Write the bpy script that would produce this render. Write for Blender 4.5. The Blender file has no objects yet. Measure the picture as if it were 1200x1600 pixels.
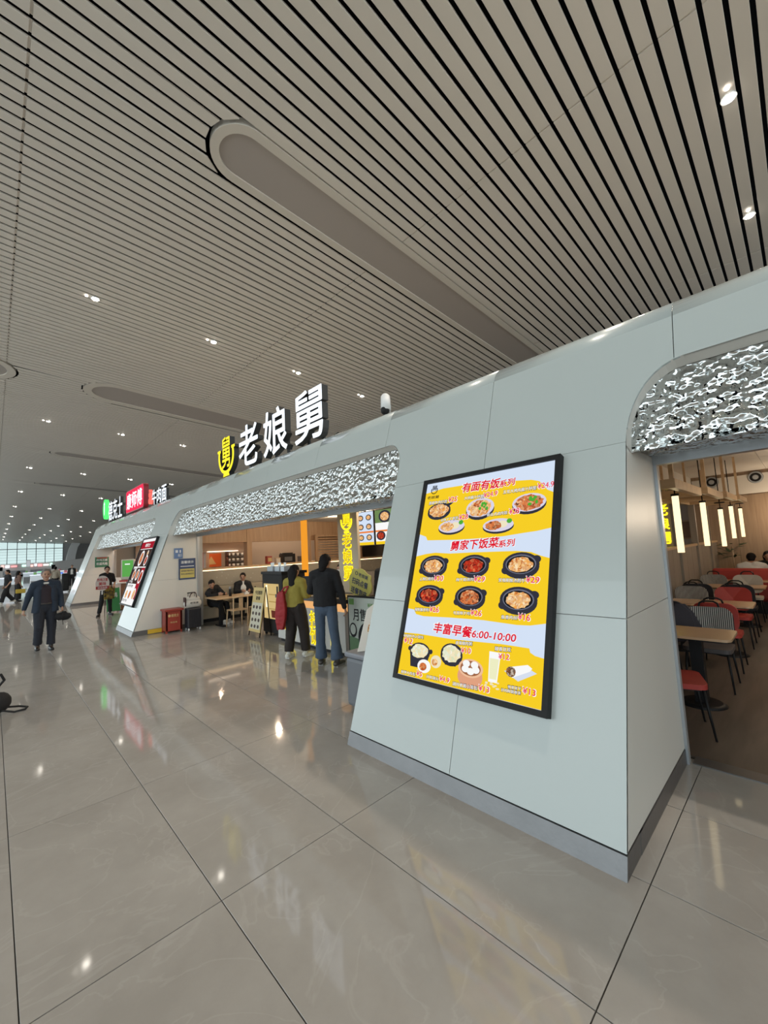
import bpy, bmesh, math, random
from mathutils import Vector, Matrix, noise
from math import sin, cos, pi, radians
rnd = random.Random(7)
SC = bpy.context.scene
COL = SC.collection

# ------------------------------------------------------------------ camera
cam_d = bpy.data.cameras.new('camera'); cam = bpy.data.objects.new('camera', cam_d); COL.objects.link(cam)
cam.matrix_world = Matrix(((0.7203, -0.0255, -0.6932, 0), (-0.6917, -0.0994, -0.7152, 0), (-0.0507, 0.9947, -0.0894, 1.82), (0, 0, 0, 1)))
cam_d.sensor_width = 36; cam_d.lens = 14.242; cam_d.clip_start = .05; cam_d.clip_end = 1500
SC.camera = cam
# ------------------------------------------------------------------ world: a bright overcast sky seen through the glazed sides of the hall
W = bpy.data.worlds.new('overcast_sky'); SC.world = W; W.use_nodes = True
bg = W.node_tree.nodes['Background']; bg.inputs[0].default_value = (.86, .97, 1.0, 1); bg.inputs[1].default_value = 2.2
SC.view_settings.view_transform = 'Standard'; SC.view_settings.look = 'None'; SC.view_settings.gamma = 1
SC.view_settings.exposure = 0.0; SC.view_settings.use_curve_mapping = False
SC.cycles.use_denoising = True
SC.cycles.max_bounces = 8; SC.cycles.sample_clamp_indirect = 4

WARM = (1, .80, .58)
def lamp(name, loc, power, color, r=.25, kind='POINT', cone=1.9):
    d = bpy.data.lights.new(name, kind); d.energy = power; d.color = color; d.shadow_soft_size = r
    if kind == 'SPOT': d.spot_size = cone; d.spot_blend = .8
    o = bpy.data.objects.new(name, d); o.location = loc; COL.objects.link(o); return o
for q in ((5.6, 10.2), (5.6, 8.6), (7.6, 10.2), (7.6, 8.6), (9.4, 9.6)): lamp('restaurant_light', (*q, 2.80), 36, WARM, r=.05)
for q in ((5.6, 5.6), (6.2, 4.2)): lamp('restaurant_light', (*q, 2.80), 36, WARM, r=.05)
for q in ((5.6, 14.0), (7.6, 14.0), (9.6, 14.0)): lamp('kitchen_light', (*q, 2.80), 52, (1, .72, .5), r=.05)
for q in ((4.45, 17.0), (4.45, 19.6)): lamp('takeaway_light', (*q, 2.80), 50, (1, .75, .55), r=.05)
for q in ((7.0, -.6, 2.2), (10.5, -.6, 2.2), (14.0, .2, 2.2)): lamp('dining_room_fill', q, 42, WARM, r=.08)  # unseen fill lamps, added in mid-air to brighten the dining room ceiling

# ------------------------------------------------------------------ helpers
def mat(name, col, rough=.5, metal=0.0, emit=None, es=1.0, var=0.0, vscale=3.0, bump=0.0, bscale=20.0, coat=0.0, spec=.5, dist=.02):
    m = bpy.data.materials.get(name)
    if m: return m
    m = bpy.data.materials.new(name); m.use_nodes = True; nt = m.node_tree; b = nt.nodes['Principled BSDF']
    b.inputs['Base Color'].default_value = (*col, 1); b.inputs['Roughness'].default_value = rough
    b.inputs['Metallic'].default_value = metal; b.inputs['Coat Weight'].default_value = coat
    b.inputs['Specular IOR Level'].default_value = spec
    if emit: b.inputs['Emission Color'].default_value = (*emit, 1); b.inputs['Emission Strength'].default_value = es
    tc = None
    if var or bump:
        tc = nt.nodes.new('ShaderNodeNewGeometry')
    if var:
        n = nt.nodes.new('ShaderNodeTexNoise'); n.inputs['Scale'].default_value = vscale; n.inputs['Detail'].default_value = 5
        nt.links.new(tc.outputs['Position'], n.inputs['Vector'])
        mx = nt.nodes.new('ShaderNodeMix'); mx.data_type = 'RGBA'
        mx.inputs[6].default_value = (*[c * (1 - var) for c in col], 1); mx.inputs[7].default_value = (*[min(1, c * (1 + var)) for c in col], 1)
        nt.links.new(n.outputs[0], mx.inputs[0]); nt.links.new(mx.outputs[2], b.inputs['Base Color'])
    if bump:
        n = nt.nodes.new('ShaderNodeTexNoise'); n.inputs['Scale'].default_value = bscale; n.inputs['Detail'].default_value = 2
        nt.links.new(tc.outputs['Position'], n.inputs['Vector'])
        bp = nt.nodes.new('ShaderNodeBump'); bp.inputs['Strength'].default_value = bump; bp.inputs['Distance'].default_value = dist
        nt.links.new(n.outputs[0], bp.inputs['Height']); nt.links.new(bp.outputs[0], b.inputs['Normal'])
    return m
def emi(name, col, s=1.0):
    m = bpy.data.materials.get(name)
    if m: return m
    m = bpy.data.materials.new(name); m.use_nodes = True; nt = m.node_tree; nt.nodes.clear()
    e = nt.nodes.new('ShaderNodeEmission'); o = nt.nodes.new('ShaderNodeOutputMaterial')
    e.inputs[0].default_value = (*col, 1); e.inputs[1].default_value = s; nt.links.new(e.outputs[0], o.inputs[0]); return m
def foodmat(name, cols, scale=60, s=1.0, lit=True):
    m = bpy.data.materials.get(name)
    if m: return m
    m = bpy.data.materials.new(name); m.use_nodes = True; nt = m.node_tree; nt.nodes.clear()
    out = nt.nodes.new('ShaderNodeOutputMaterial'); g = nt.nodes.new('ShaderNodeNewGeometry')
    v = nt.nodes.new('ShaderNodeTexVoronoi'); v.inputs['Scale'].default_value = scale
    nz = nt.nodes.new('ShaderNodeTexNoise'); nz.inputs['Scale'].default_value = scale * .6
    add = nt.nodes.new('ShaderNodeVectorMath'); add.operation = 'MULTIPLY_ADD'; add.inputs[1].default_value = (.05, .05, .05)
    nt.links.new(g.outputs['Position'], nz.inputs['Vector']); nt.links.new(nz.outputs[1], add.inputs[0]); nt.links.new(g.outputs['Position'], add.inputs[2])
    nt.links.new(add.outputs[0], v.inputs['Vector'])
    r = nt.nodes.new('ShaderNodeValToRGB'); r.color_ramp.interpolation = 'LINEAR'
    sep = nt.nodes.new('ShaderNodeSeparateColor'); nt.links.new(v.outputs['Color'], sep.inputs[0]); nt.links.new(sep.outputs[0], r.inputs[0])
    els = r.color_ramp.elements
    while len(els) < len(cols): els.new(.5)
    for i, c in enumerate(cols): els[i].position = i / (len(cols) - 1); els[i].color = (*c, 1)
    if lit:
        e = nt.nodes.new('ShaderNodeEmission'); e.inputs[1].default_value = s; nt.links.new(r.outputs[0], e.inputs[0]); nt.links.new(e.outputs[0], out.inputs[0])
    else:
        e = nt.nodes.new('ShaderNodeBsdfPrincipled'); e.inputs['Roughness'].default_value = .5; nt.links.new(r.outputs[0], e.inputs['Base Color']); nt.links.new(e.outputs[0], out.inputs[0])
    return m

class MB:
    def __init__(s): s.v = []; s.f = []; s.sm = []
    def add(s, vs, fs, smooth=False):
        n = len(s.v); s.v += [tuple(v) for v in vs]; s.f += [tuple(i + n for i in f) for f in fs]; s.sm += [smooth] * len(fs); return s
    def box(s, a, b):
        (x0, y0, z0), (x1, y1, z1) = a, b
        x0, x1 = min(x0, x1), max(x0, x1); y0, y1 = min(y0, y1), max(y0, y1); z0, z1 = min(z0, z1), max(z0, z1)
        return s.add([(x0, y0, z0), (x1, y0, z0), (x1, y1, z0), (x0, y1, z0), (x0, y0, z1), (x1, y0, z1), (x1, y1, z1), (x0, y1, z1)],
                     [(0, 3, 2, 1), (4, 5, 6, 7), (0, 1, 5, 4), (1, 2, 6, 5), (2, 3, 7, 6), (3, 0, 4, 7)])
    def cbox(s, c, sz): return s.box([c[i] - sz[i] / 2 for i in range(3)], [c[i] + sz[i] / 2 for i in range(3)])
    def prism(s, pts, fr, n0, n1):           # polygon in a frame, between two offsets (n1 is the front)
        k = len(pts); vs = [fr.p(u, v, n0) for u, v in pts] + [fr.p(u, v, n1) for u, v in pts]
        fs = [tuple(range(k, 2 * k)), tuple(range(k - 1, -1, -1))] + [(i, (i + 1) % k, k + (i + 1) % k, k + i) for i in range(k)]
        return s.add(vs, fs)
    def cap(s, a, b, ra, rb=None, side=None, fx=1, fy=1, n=12, m=4):
        a = Vector(a); b = Vector(b); rb = ra if rb is None else rb; d = b - a; L = d.length
        d = d / L if L > 1e-6 else Vector((0, 0, 1))
        sd = Vector(side) if side else (Vector((1, 0, 0)) if abs(d.x) < .8 else Vector((0, 1, 0)))
        sd = (sd - d * sd.dot(d)).normalized(); t = d.cross(sd)
        rings = []
        for i in range(1, m + 1): q = i / (m + .0) * pi / 2 * .999; rings.append((-ra * cos(q), ra * sin(q)))
        for i in range(m, 0, -1): q = i / (m + .0) * pi / 2 * .999; rings.append((L + rb * cos(q), rb * sin(q)))
        vs = [a - d * ra]
        for h, r in rings:
            for j in range(n):
                an = 2 * pi * j / n; vs.append(a + d * h + sd * (r * cos(an) * fx) + t * (r * sin(an) * fy))
        vs.append(a + d * (L + rb)); fs = []
        for j in range(n): fs.append((0, 1 + (j + 1) % n, 1 + j))
        for i in range(len(rings) - 1):
            o = 1 + i * n
            for j in range(n): fs.append((o + j, o + (j + 1) % n, o + n + (j + 1) % n, o + n + j))
        o = 1 + (len(rings) - 1) * n
        for j in range(n): fs.append((o + j, o + (j + 1) % n, len(vs) - 1))
        return s.add(vs, fs, True)
    def ecyl(s, rings, side=(1, 0, 0), n=24):        # flat ended elliptical tube through (centre, width, depth) rings
        sd = Vector(side).normalized(); vs = []; m = len(rings)
        for i, (c, rx, ry) in enumerate(rings):
            d = (Vector(rings[min(i + 1, m - 1)][0]) - Vector(rings[max(i - 1, 0)][0])).normalized(); q = (sd - d * sd.dot(d)).normalized(); t = d.cross(q)
            vs += [Vector(c) + q * (rx * cos(2 * pi * j / n)) + t * (ry * sin(2 * pi * j / n)) for j in range(n)]
        fs = [tuple(range(n - 1, -1, -1)), tuple(range((m - 1) * n, m * n))]
        for i in range(m - 1): fs += [(i * n + j, i * n + (j + 1) % n, (i + 1) * n + (j + 1) % n, (i + 1) * n + j) for j in range(n)]
        return s.add(vs, fs, True)
    def cyl(s, a, b, ra, rb=None, n=16, caps=True):
        a = Vector(a); b = Vector(b); rb = ra if rb is None else rb; d = (b - a).normalized()
        sd = (Vector((1, 0, 0)) if abs(d.x) < .8 else Vector((0, 1, 0))); sd = (sd - d * sd.dot(d)).normalized(); t = d.cross(sd)
        vs = [p + (sd * cos(2 * pi * j / n) + t * sin(2 * pi * j / n)) * r for p, r in ((a, ra), (b, rb)) for j in range(n)]
        s.add(vs, [(j, (j + 1) % n, n + (j + 1) % n, n + j) for j in range(n)], True)
        if caps: k = len(s.v) - 2 * n; s.f += [tuple(range(k + n - 1, k - 1, -1)), tuple(range(k + n, k + 2 * n))]; s.sm += [False, False]
        return s
    def tube(s, pts, r, n=8):
        for i in range(len(pts) - 1): s.cap(pts[i], pts[i + 1], r, n=n, m=2)
        return s
    def build(s, name, m, parent=None, loc=None, smooth=False):
        me = bpy.data.meshes.new(name); me.from_pydata(s.v, [], s.f)
        me.polygons.foreach_set('use_smooth', [bool(x or smooth) for x in s.sm]); me.materials.append(m); me.update()
        o = bpy.data.objects.new(name, me); COL.objects.link(o)
        if parent is not None: o.parent = parent
        if loc: o.location = loc
        MB.last = o; return o
class Fr:
    def __init__(s, O, U, V):
        s.O = Vector(O); s.U = Vector(U).normalized(); s.V = Vector(V).normalized(); s.N = s.U.cross(s.V)
    def p(s, u, v, n=0): return s.O + s.U * u + s.V * v + s.N * n
FX = 2.456; RK = .33
def fx(z): return FX + RK * z
def tag(o, label=None, cat=None, group=None, kind=None):
    for k, v in (('label', label), ('category', cat), ('group', group), ('kind', kind)):
        if v: o[k] = v
    return o
def empty(name, label, cat, loc=(0, 0, 0), rz=0, group=None):
    o = bpy.data.objects.new(name, None); COL.objects.link(o); o.location = loc; o.rotation_euler = (0, 0, rz); o.empty_display_size = .1
    return tag(o, label, cat, group)
def copy_tree(o, parent=None):
    c = o.copy(); COL.objects.link(c)
    if parent is not None: c.parent = parent
    for ch in list(o.children): copy_tree(ch, c)
    return c
def rect(u0, v0, u1, v1): return [(u0, v0), (u1, v0), (u1, v1), (u0, v1)]
def ell(u, v, ru, rv, n=24, a0=0, a1=2 * pi): return [(u + ru * cos(a0 + (a1 - a0) * i / n), v + rv * sin(a0 + (a1 - a0) * i / n)) for i in range(n)]
_tc = {}
def textmesh(s, bold=0.0, ext=0.0):
    k = (s, bold, ext)
    if k not in _tc:
        c = bpy.data.curves.new('text', 'FONT'); c.body = s; c.offset = bold; c.resolution_u = 3; c.extrude = ext
        o = bpy.data.objects.new('text', c); me = o.to_mesh()
        vs = [tuple(v.co) for v in me.vertices]; fs = [tuple(p.vertices) for p in me.polygons]; o.to_mesh_clear()
        bpy.data.objects.remove(o); xs = [v[0] for v in vs]; ys = [v[1] for v in vs]
        _tc[k] = (vs, fs, min(xs), max(xs), min(ys), max(ys))
    return _tc[k]
def text(mb, s, fr, u, v, w, h, n=0, bold=0.0, thick=0, ang=0.0, shear=0.0):     # fits the words into w x h, baseline corner at u,v
    ext = .02 if thick else 0
    vs, fs, x0, x1, y0, y1 = textmesh(s, 0.0, ext)
    ca, sa = cos(ang), sin(ang); r = bold * h * .5; k = 0 if bold < .008 else (8 if bold > .02 else 4)
    for q in range(max(1, k)):                       # bold strokes: the glyph repeated round a small circle
        ox, oy = (r * cos(2 * pi * q / k), r * sin(2 * pi * q / k)) if k else (0, 0); out = []; e = n + q * .00004
        for x, y, z in vs:
            a = (x - x0) / (x1 - x0) * w + ox; b = (y - y0) / (y1 - y0) * h + oy; a += shear * b
            out.append(fr.p(u + a * ca - b * sa, v + a * sa + b * ca, e + (z / ext * thick / 2 + thick / 2 if ext else 0)))
        mb.add(out, fs)
    return mb

# ------------------------------------------------------------------ materials
def tilemat(name, base, base2, vein, rough):
    m = bpy.data.materials.new(name); m.use_nodes = True; nt = m.node_tree; b = nt.nodes['Principled BSDF']
    g = nt.nodes.new('ShaderNodeNewGeometry'); oi = nt.nodes.new('ShaderNodeObjectInfo')
    off = nt.nodes.new('ShaderNodeVectorMath'); off.operation = 'ADD'
    mul = nt.nodes.new('ShaderNodeMath'); mul.operation = 'MULTIPLY'; mul.inputs[1].default_value = 37.0
    nt.links.new(oi.outputs['Random'], mul.inputs[0]); cmb = nt.nodes.new('ShaderNodeCombineXYZ'); nt.links.new(mul.outputs[0], cmb.inputs[0]); nt.links.new(mul.outputs[0], cmb.inputs[2])
    nt.links.new(g.outputs['Position'], off.inputs[0]); nt.links.new(cmb.outputs[0], off.inputs[1])
    n1 = nt.nodes.new('ShaderNodeTexNoise'); n1.inputs['Scale'].default_value = 1.6; n1.inputs['Detail'].default_value = 9; n1.inputs['Roughness'].default_value = .65
    n2 = nt.nodes.new('ShaderNodeTexNoise'); n2.inputs['Scale'].default_value = 1.3; n2.inputs['Detail'].default_value = 6; n2.inputs['Distortion'].default_value = 1.6
    for n in (n1, n2): nt.links.new(off.outputs[0], n.inputs['Vector'])
    r1 = nt.nodes.new('ShaderNodeValToRGB'); r1.color_ramp.elements[0].position = .35; r1.color_ramp.elements[1].position = .68
    r1.color_ramp.elements[0].color = (*base, 1); r1.color_ramp.elements[1].color = (*base2, 1)
    r2 = nt.nodes.new('ShaderNodeValToRGB'); e = r2.color_ramp.elements; e[0].position = .485; e[1].position = .515
    e[0].color = (0, 0, 0, 1); e[1].color = (0, 0, 0, 1); q = e.new(.5); q.color = (.16, .16, .16, 1)
    nt.links.new(n1.outputs[0], r1.inputs[0]); nt.links.new(n2.outputs[0], r2.inputs[0])
    mx = nt.nodes.new('ShaderNodeMix'); mx.data_type = 'RGBA'; mx.inputs[7].default_value = (*vein, 1)
    nt.links.new(r2.outputs[0], mx.inputs[0]); nt.links.new(r1.outputs[0], mx.inputs[6]); nt.links.new(mx.outputs[2], b.inputs['Base Color'])
    n3 = nt.nodes.new('ShaderNodeTexNoise'); n3.inputs['Scale'].default_value = .8; n3.inputs['Detail'].default_value = 3; nt.links.new(g.outputs['Position'], n3.inputs['Vector'])
    mr = nt.nodes.new('ShaderNodeMapRange'); mr.inputs[3].default_value = rough * .6; mr.inputs[4].default_value = rough * 1.5
    nt.links.new(n3.outputs[0], mr.inputs[0]); nt.links.new(mr.outputs[0], b.inputs['Roughness'])
    b.inputs['Specular IOR Level'].default_value = .5
    return m
M_tile = tilemat('polished_porcelain', (.335, .315, .292), (.40, .38, .355), (.56, .54, .52), .055)
M_joint = mat('tile_joint', (.05, .045, .04), .9)
M_slat = mat('slat_paint', (.76, .70, .625), .36, metal=.0, var=.04, vscale=.6, spec=.6)
M_dark = mat('plenum_black', (.006, .006, .007), .95, spec=.1)
M_raft = mat('raft_grey', (.44, .39, .355), .5)
M_rim = mat('raft_rim', (.72, .66, .58), .4)
M_fac = mat('facade_white', (.43, .475, .468), .26, var=.04, vscale=.5, bump=.22, bscale=.8, dist=.05, coat=.5)
M_jamb = mat('jamb_warm_lit', (.68, .655, .60), .4, var=.03, vscale=.8)  # warm shop light falling on the jambs is put into this base colour
M_seam = mat('seam_grey', (.42, .42, .40), .7)
M_steel = mat('brushed_steel', (.19, .19, .195), .38, metal=.8, var=.15, vscale=7, bump=.05, bscale=40)
M_alu = mat('grey_aluminium', (.42, .45, .48), .35, metal=.5)
M_ham = mat('hammered_steel', (.66, .68, .68), .04, metal=1.0, bump=1.0, bscale=17, dist=.10)
for n_ in M_ham.node_tree.nodes:
    if n_.bl_idname == 'ShaderNodeTexNoise': n_.inputs['Detail'].default_value = 0.6
M_roof = mat('roof_edge', (.45, .42, .36), .6)
M_black = mat('black_paint', (.010, .010, .011), .5, spec=.25)
M_blackm = mat('black_matte', (.015, .015, .016), .8)
M_white = mat('white_plastic', (.75, .75, .74), .4)
M_cream = mat('cream_plaster', (.62, .56, .48), .8, var=.05)
M_ceilw = mat('white_ceiling_panel', (.66, .62, .56), .6)
M_red = mat('red_upholstery', (.36, .035, .025), .6, var=.2, vscale=8)

def woodmat(name, a, b, axis_scale=(1, 1, .08), scale=14, rough=.45):
    m = bpy.data.materials.new(name); m.use_nodes = True; nt = m.node_tree; p = nt.nodes['Principled BSDF']
    g = nt.nodes.new('ShaderNodeNewGeometry'); mp = nt.nodes.new('ShaderNodeMapping'); mp.inputs['Scale'].default_value = axis_scale
    n = nt.nodes.new('ShaderNodeTexNoise'); n.inputs['Scale'].default_value = scale; n.inputs['Detail'].default_value = 6; n.inputs['Distortion'].default_value = .4
    r = nt.nodes.new('ShaderNodeValToRGB'); r.color_ramp.elements[0].position = .3; r.color_ramp.elements[1].position = .7
    r.color_ramp.elements[0].color = (*a, 1); r.color_ramp.elements[1].color = (*b, 1)
    nt.links.new(g.outputs['Position'], mp.inputs[0]); nt.links.new(mp.outputs[0], n.inputs['Vector']); nt.links.new(n.outputs[0], r.inputs[0])
    nt.links.new(r.outputs[0], p.inputs['Base Color']); p.inputs['Roughness'].default_value = rough; return m
M_wood = woodmat('oak_veneer', (.30, .17, .085), (.40, .25, .135))
M_woodl = woodmat('light_oak', (.50, .33, .18), (.62, .43, .25), (1, .2, 1), 10, .35)
M_woodw = woodmat('wall_walnut_panel', (.25, .165, .10), (.34, .235, .15))
M_grey = woodmat('grey_oak', (.22, .185, .15), (.31, .265, .215))
Y1 = [(0.087, 1.781), (0.199, 1.794), (0.315, 1.808), (0.538, 1.805), (0.773, 1.785), (1.089, 1.76), (1.233, 1.745), (1.303, 1.721), (1.338, 1.683), (1.373, 1.637), (1.428, 1.606)], [(1.424, 1.317), (1.308, 1.298), (1.199, 1.289), (1.025, 1.272), (0.835, 1.266), (0.557, 1.266), (0.209, 1.278), (0.185, 1.316), (0.076, 1.344)]
Y2 = [(0.095, 1.12), (0.218, 1.141), (0.331, 1.151), (0.503, 1.138), (0.717, 1.142), (0.977, 1.142), (1.154, 1.142), (1.277, 1.129), (1.353, 1.099), (1.43, 1.077)], [(1.437, 0.605), (1.306, 0.579), (1.202, 0.573), (0.917, 0.582), (0.592, 0.575), (0.298, 0.562), (0.207, 0.573), (0.175, 0.613), (0.081, 0.618)]
Y3 = [(0.083, 0.397), (0.269, 0.405), (0.649, 0.403), (1.093, 0.422), (1.311, 0.421), (1.319, 0.394), (1.356, 0.376), (1.432, 0.367)]
BT = [('有面有饭', 0.549, 1.726, 0.94, 1.715, 0.093, 'r'), ('系列', 0.945, 1.715, 1.087, 1.721, 0.064, 'r'), ('舅家下饭菜', 0.507, 1.161, 0.988, 1.175, 0.089, 'r'), ('系列', 0.992, 1.171, 1.133, 1.182, 0.06, 'r'), ('丰富早餐', 0.438, 0.434, 0.824, 0.433, 0.087, 'r'), ('6:00-10:00', 0.831, 0.44, 1.208, 0.451, 0.053, 'r'), ('老娘舅', 0.127, 1.712, 0.274, 1.707, 0.034, 'k'), ('舅', 0.174, 1.801, 0.233, 1.798, 0.055, 'k'), ('黑椒牛肉炒饭', 0.166, 1.646, 0.394, 1.642, 0.034, 'w'), ('¥25', 0.406, 1.646, 0.505, 1.643, 0.052, 'p'), ('大排酱汁拌面', 0.59, 1.646, 0.798, 1.641, 0.032, 'w'), ('¥24.9', 0.798, 1.641, 0.934, 1.645, 0.047, 'p'), ('五花大烤肉酱汁拌面', 0.99, 1.649, 1.285, 1.647, 0.033, 'w'), ('¥24.9', 1.296, 1.65, 1.428, 1.649, 0.049, 'p'), ('台味丁丁香饭', 0.35, 1.453, 0.55, 1.462, 0.03, 'w'), ('¥28', 0.559, 1.452, 0.657, 1.456, 0.049, 'p'), ('新台式卤肉饭', 0.853, 1.456, 1.049, 1.46, 0.03, 'w'), ('¥28', 1.062, 1.457, 1.153, 1.457, 0.048, 'p'), ('上海红烧肉', 0.194, 0.881, 0.359, 0.886, 0.032, 'w'), ('¥30', 0.365, 0.886, 0.469, 0.886, 0.048, 'p'), ('梅干菜烧肉', 0.614, 0.884, 0.788, 0.891, 0.028, 'w'), ('¥29', 0.791, 0.888, 0.896, 0.886, 0.046, 'p'), ('安格斯酸汤肥牛', 1.025, 0.889, 1.246, 0.889, 0.03, 'w'), ('¥29', 1.252, 0.891, 1.358, 0.887, 0.047, 'p'), ('秘制酱老鸭', 0.194, 0.599, 0.356, 0.605, 0.03, 'w'), ('¥26', 0.367, 0.607, 0.469, 0.608, 0.046, 'p'), ('毛豆辣子鸡', 0.627, 0.604, 0.789, 0.609, 0.027, 'w'), ('¥26', 0.795, 0.612, 0.899, 0.61, 0.044, 'p'), ('鱼香肉丝', 1.076, 0.606, 1.208, 0.61, 0.028, 'w'), ('¥16', 1.212, 0.613, 1.306, 0.609, 0.047, 'p'), ('砂锅鲜汤小馄饨', 0.106, 0.359, 0.341, 0.368, 0.025, 'w'), ('¥12', 0.119, 0.315, 0.22, 0.306, 0.046, 'p'), ('皮蛋瘦肉粥', 0.686, 0.366, 0.844, 0.376, 0.028, 'w'), ('¥10', 0.748, 0.31, 0.839, 0.316, 0.04, 'p'), ('醇香豆浆', 1.048, 0.369, 1.178, 0.377, 0.029, 'w'), ('¥12', 1.083, 0.314, 1.17, 0.32, 0.039, 'p'), ('鲜笋大肉包', 0.144, 0.051, 0.311, 0.056, 0.026, 'w'), ('¥5', 0.319, 0.066, 0.382, 0.061, 0.04, 'p'), ('炒饭馒头', 0.434, 0.064, 0.563, 0.064, 0.025, 'w'), ('¥4.9', 0.57, 0.068, 0.668, 0.066, 0.038, 'p'), ('湖州老面小笼包', 0.703, 0.057, 0.932, 0.066, 0.028, 'w'), ('¥13', 0.94, 0.068, 1.03, 0.067, 0.04, 'p'), ('雪菜豆干', 1.177, 0.129, 1.277, 0.134, 0.021, 'w'), ('炒肉鲜蔬卷饼', 1.127, 0.099, 1.276, 0.105, 0.022, 'w'), ('¥13', 1.288, 0.12, 1.381, 0.118, 0.041, 'p')]
BE = [('b', 0.33, 1.022, 0.162, 0.104), ('b', 0.766, 1.023, 0.155, 0.101), ('b', 1.197, 1.028, 0.155, 0.105), ('b', 0.333, 0.75, 0.158, 0.099), ('b', 0.766, 0.753, 0.152, 0.101), ('b', 1.198, 0.755, 0.156, 0.106), ('d', 0.302, 1.574, 0.147, 0.09), ('w', 0.767, 1.549, 0.153, 0.107), ('w', 1.227, 1.542, 0.154, 0.094), ('o', 0.477, 1.396, 0.157, 0.075), ('o', 0.965, 1.37, 0.154, 0.07), ('p', 0.317, 0.263, 0.12, 0.08), ('c', 0.653, 0.289, 0.115, 0.092), ('s', 0.848, 0.188, 0.113, 0.091), ('bun', 0.391, 0.149, 0.09, 0.054), ('bun', 0.51, 0.204, 0.069, 0.05), ('g', 1.047, 0.251, 0.048, 0.107), ('wrap', 1.256, 0.256, 0.123, 0.055), ('n', 1.05, 0.119, 0.067, 0.028)]
# ------------------------------------------------------------------ floor: 0.8 x 1.6 m polished tiles
def box_mesh(name, sx, sy, sz, bevel=0.0):
    bm = bmesh.new(); bmesh.ops.create_cube(bm, size=1); bmesh.ops.scale(bm, vec=(sx, sy, sz), verts=bm.verts); bmesh.ops.translate(bm, vec=(0, 0, -sz / 2), verts=bm.verts)
    if bevel: bmesh.ops.bevel(bm, geom=[e for e in bm.edges if all(v.co.z > -.001 for v in e.verts)], offset=bevel, segments=1, affect='EDGES')
    me = bpy.data.meshes.new(name); bm.to_mesh(me); bm.free(); return me
fl = MB().box((-40, -30, -.10), (60, 300, -.012)).build('floor', M_joint); tag(fl, kind='structure')
TX, TY = .8, 1.6
tme = box_mesh('tile', TX - .005, TY - .005, .010, .0012); tme.materials.append(M_tile)
cells = []
for i in range(-14, 20):
    for j in range(-3, 60):
        cx, cy = .124 + (i + .5) * TX, .745 + (j + .5) * TY
        if cx + .4 > 4.13 and cy - .8 < 2.3: continue
        if cx > 4.3 and not (2.2 < cy < 12.3): continue
        if cx > 12.5: continue
        cells.append((cx, cy))
def tview(c):
    zc = .693 * c[0] + .715 * c[1]; xc = .72 * c[0] - .69 * c[1]
    if zc < .3: return 1e3 + math.hypot(*c)
    return math.hypot(*c) + (0 if abs(xc) / zc < 1.15 or math.hypot(*c) < 2.2 else 1e3)
cells.sort(key=tview)
for cx, cy in cells[:298]:
    o = bpy.data.objects.new('tile', tme); COL.objects.link(o); o.parent = fl; o.location = (cx, cy, 0)
mb = MB()
for cx, cy in cells[298:]: mb.box((cx - TX / 2 + .0025, cy - TY / 2 + .0025, -.01), (cx + TX / 2 - .0025, cy + TY / 2 - .0025, 0))
for (a, b) in (((-40, 98, -.01), (12.8, 300, 0)), ((-40, -30, -.01), (-11.2, 98, 0)), ((-11.2, -30, -.01), (4.1, -4.2, 0)), ((4.12, 22.4, -.01), (60, 300, 0))): mb.box(a, b)
tag(mb.build('distant_paving', M_tile, fl), kind='stuff')
M_vinyl = woodmat('vinyl_plank_floor', (.085, .066, .052), (.14, .11, .088), (.25, 2, 1), 5, .38)
mb = MB().box((4.17, -6, -.02), (16.5, 2.15, 0.004)); pf = mb.build('dining_room_floor', M_vinyl, fl)
MB().box((4.03, -6, -.02), (4.17, .80, .008)).build('threshold_strip', M_steel, fl)

# ------------------------------------------------------------------ ceiling: long painted slats with dark gaps, seams every ten metres
def zc(x): return 13.58 - .055 * x
PIT = .3994
gx = [0.3 + 10.27 * k for k in range(-3, 5)]
def slat_mesh(xa, xb, W=.302, name='slat', ends=None):
    xs = [xa]
    for g in gx:
        if xa < g - .02 and g + .02 < xb: xs += [g - .028, g - .0279, g + .0279, g + .028]
    xs.append(xb); vs = []; fs = []
    for k, x in enumerate(xs):
        up = .05 if any(abs(x - g) < .02795 for g in gx) else 0
        z = zc(x)
        for y, zz in ((-W / 2, z + .05), (-W / 2, z + .006 + up * .8), (-W / 2 + .006, z + up * .8), (W / 2 - .006, z + up * .8), (W / 2, z + .006 + up * .8), (W / 2, z + .05)): vs.append((x, y, zz))
    for k in range(len(xs) - 1):
        a = k * 6; b = a + 6
        for j in range(6): fs.append((a + j, b + j, b + (j + 1) % 6, a + (j + 1) % 6))
    n = len(vs)
    if ends:                                   # slanted cut beside a raft: (which end, x at the -y edge, x at the +y edge)
        o_ = n - 6 if ends[0] > 0 else 0
        for j in range(6):
            x = ends[1] if j < 3 else ends[2]; vs[o_ + j] = (x, vs[o_ + j][1], vs[o_ + j][2])
    fs += [(5, 4, 3, 2, 1, 0), (n - 6, n - 5, n - 4, n - 3, n - 2, n - 1)]
    me = bpy.data.meshes.new(name); me.from_pydata(vs, [], fs); me.materials.append(M_slat); me.update(); return me
ceil = MB().box((-20, -30, 15.3), (46, 262, 15.5)).build('ceiling', M_dark); tag(ceil, kind='structure')
rafts = [(10.2, .96, 4.05, 34), (31.9, 1.9, 4.0, 34), (52.8, 1.3, 4.0, 34), (73.8, 1.3, 4.0, 34)]
lrafts = [(32.3, 2.0, .75)]
full = slat_mesh(-19, 42)
y0 = .86 + PIT / 2 - 14 * PIT; ns = 0; far = MB()
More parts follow.
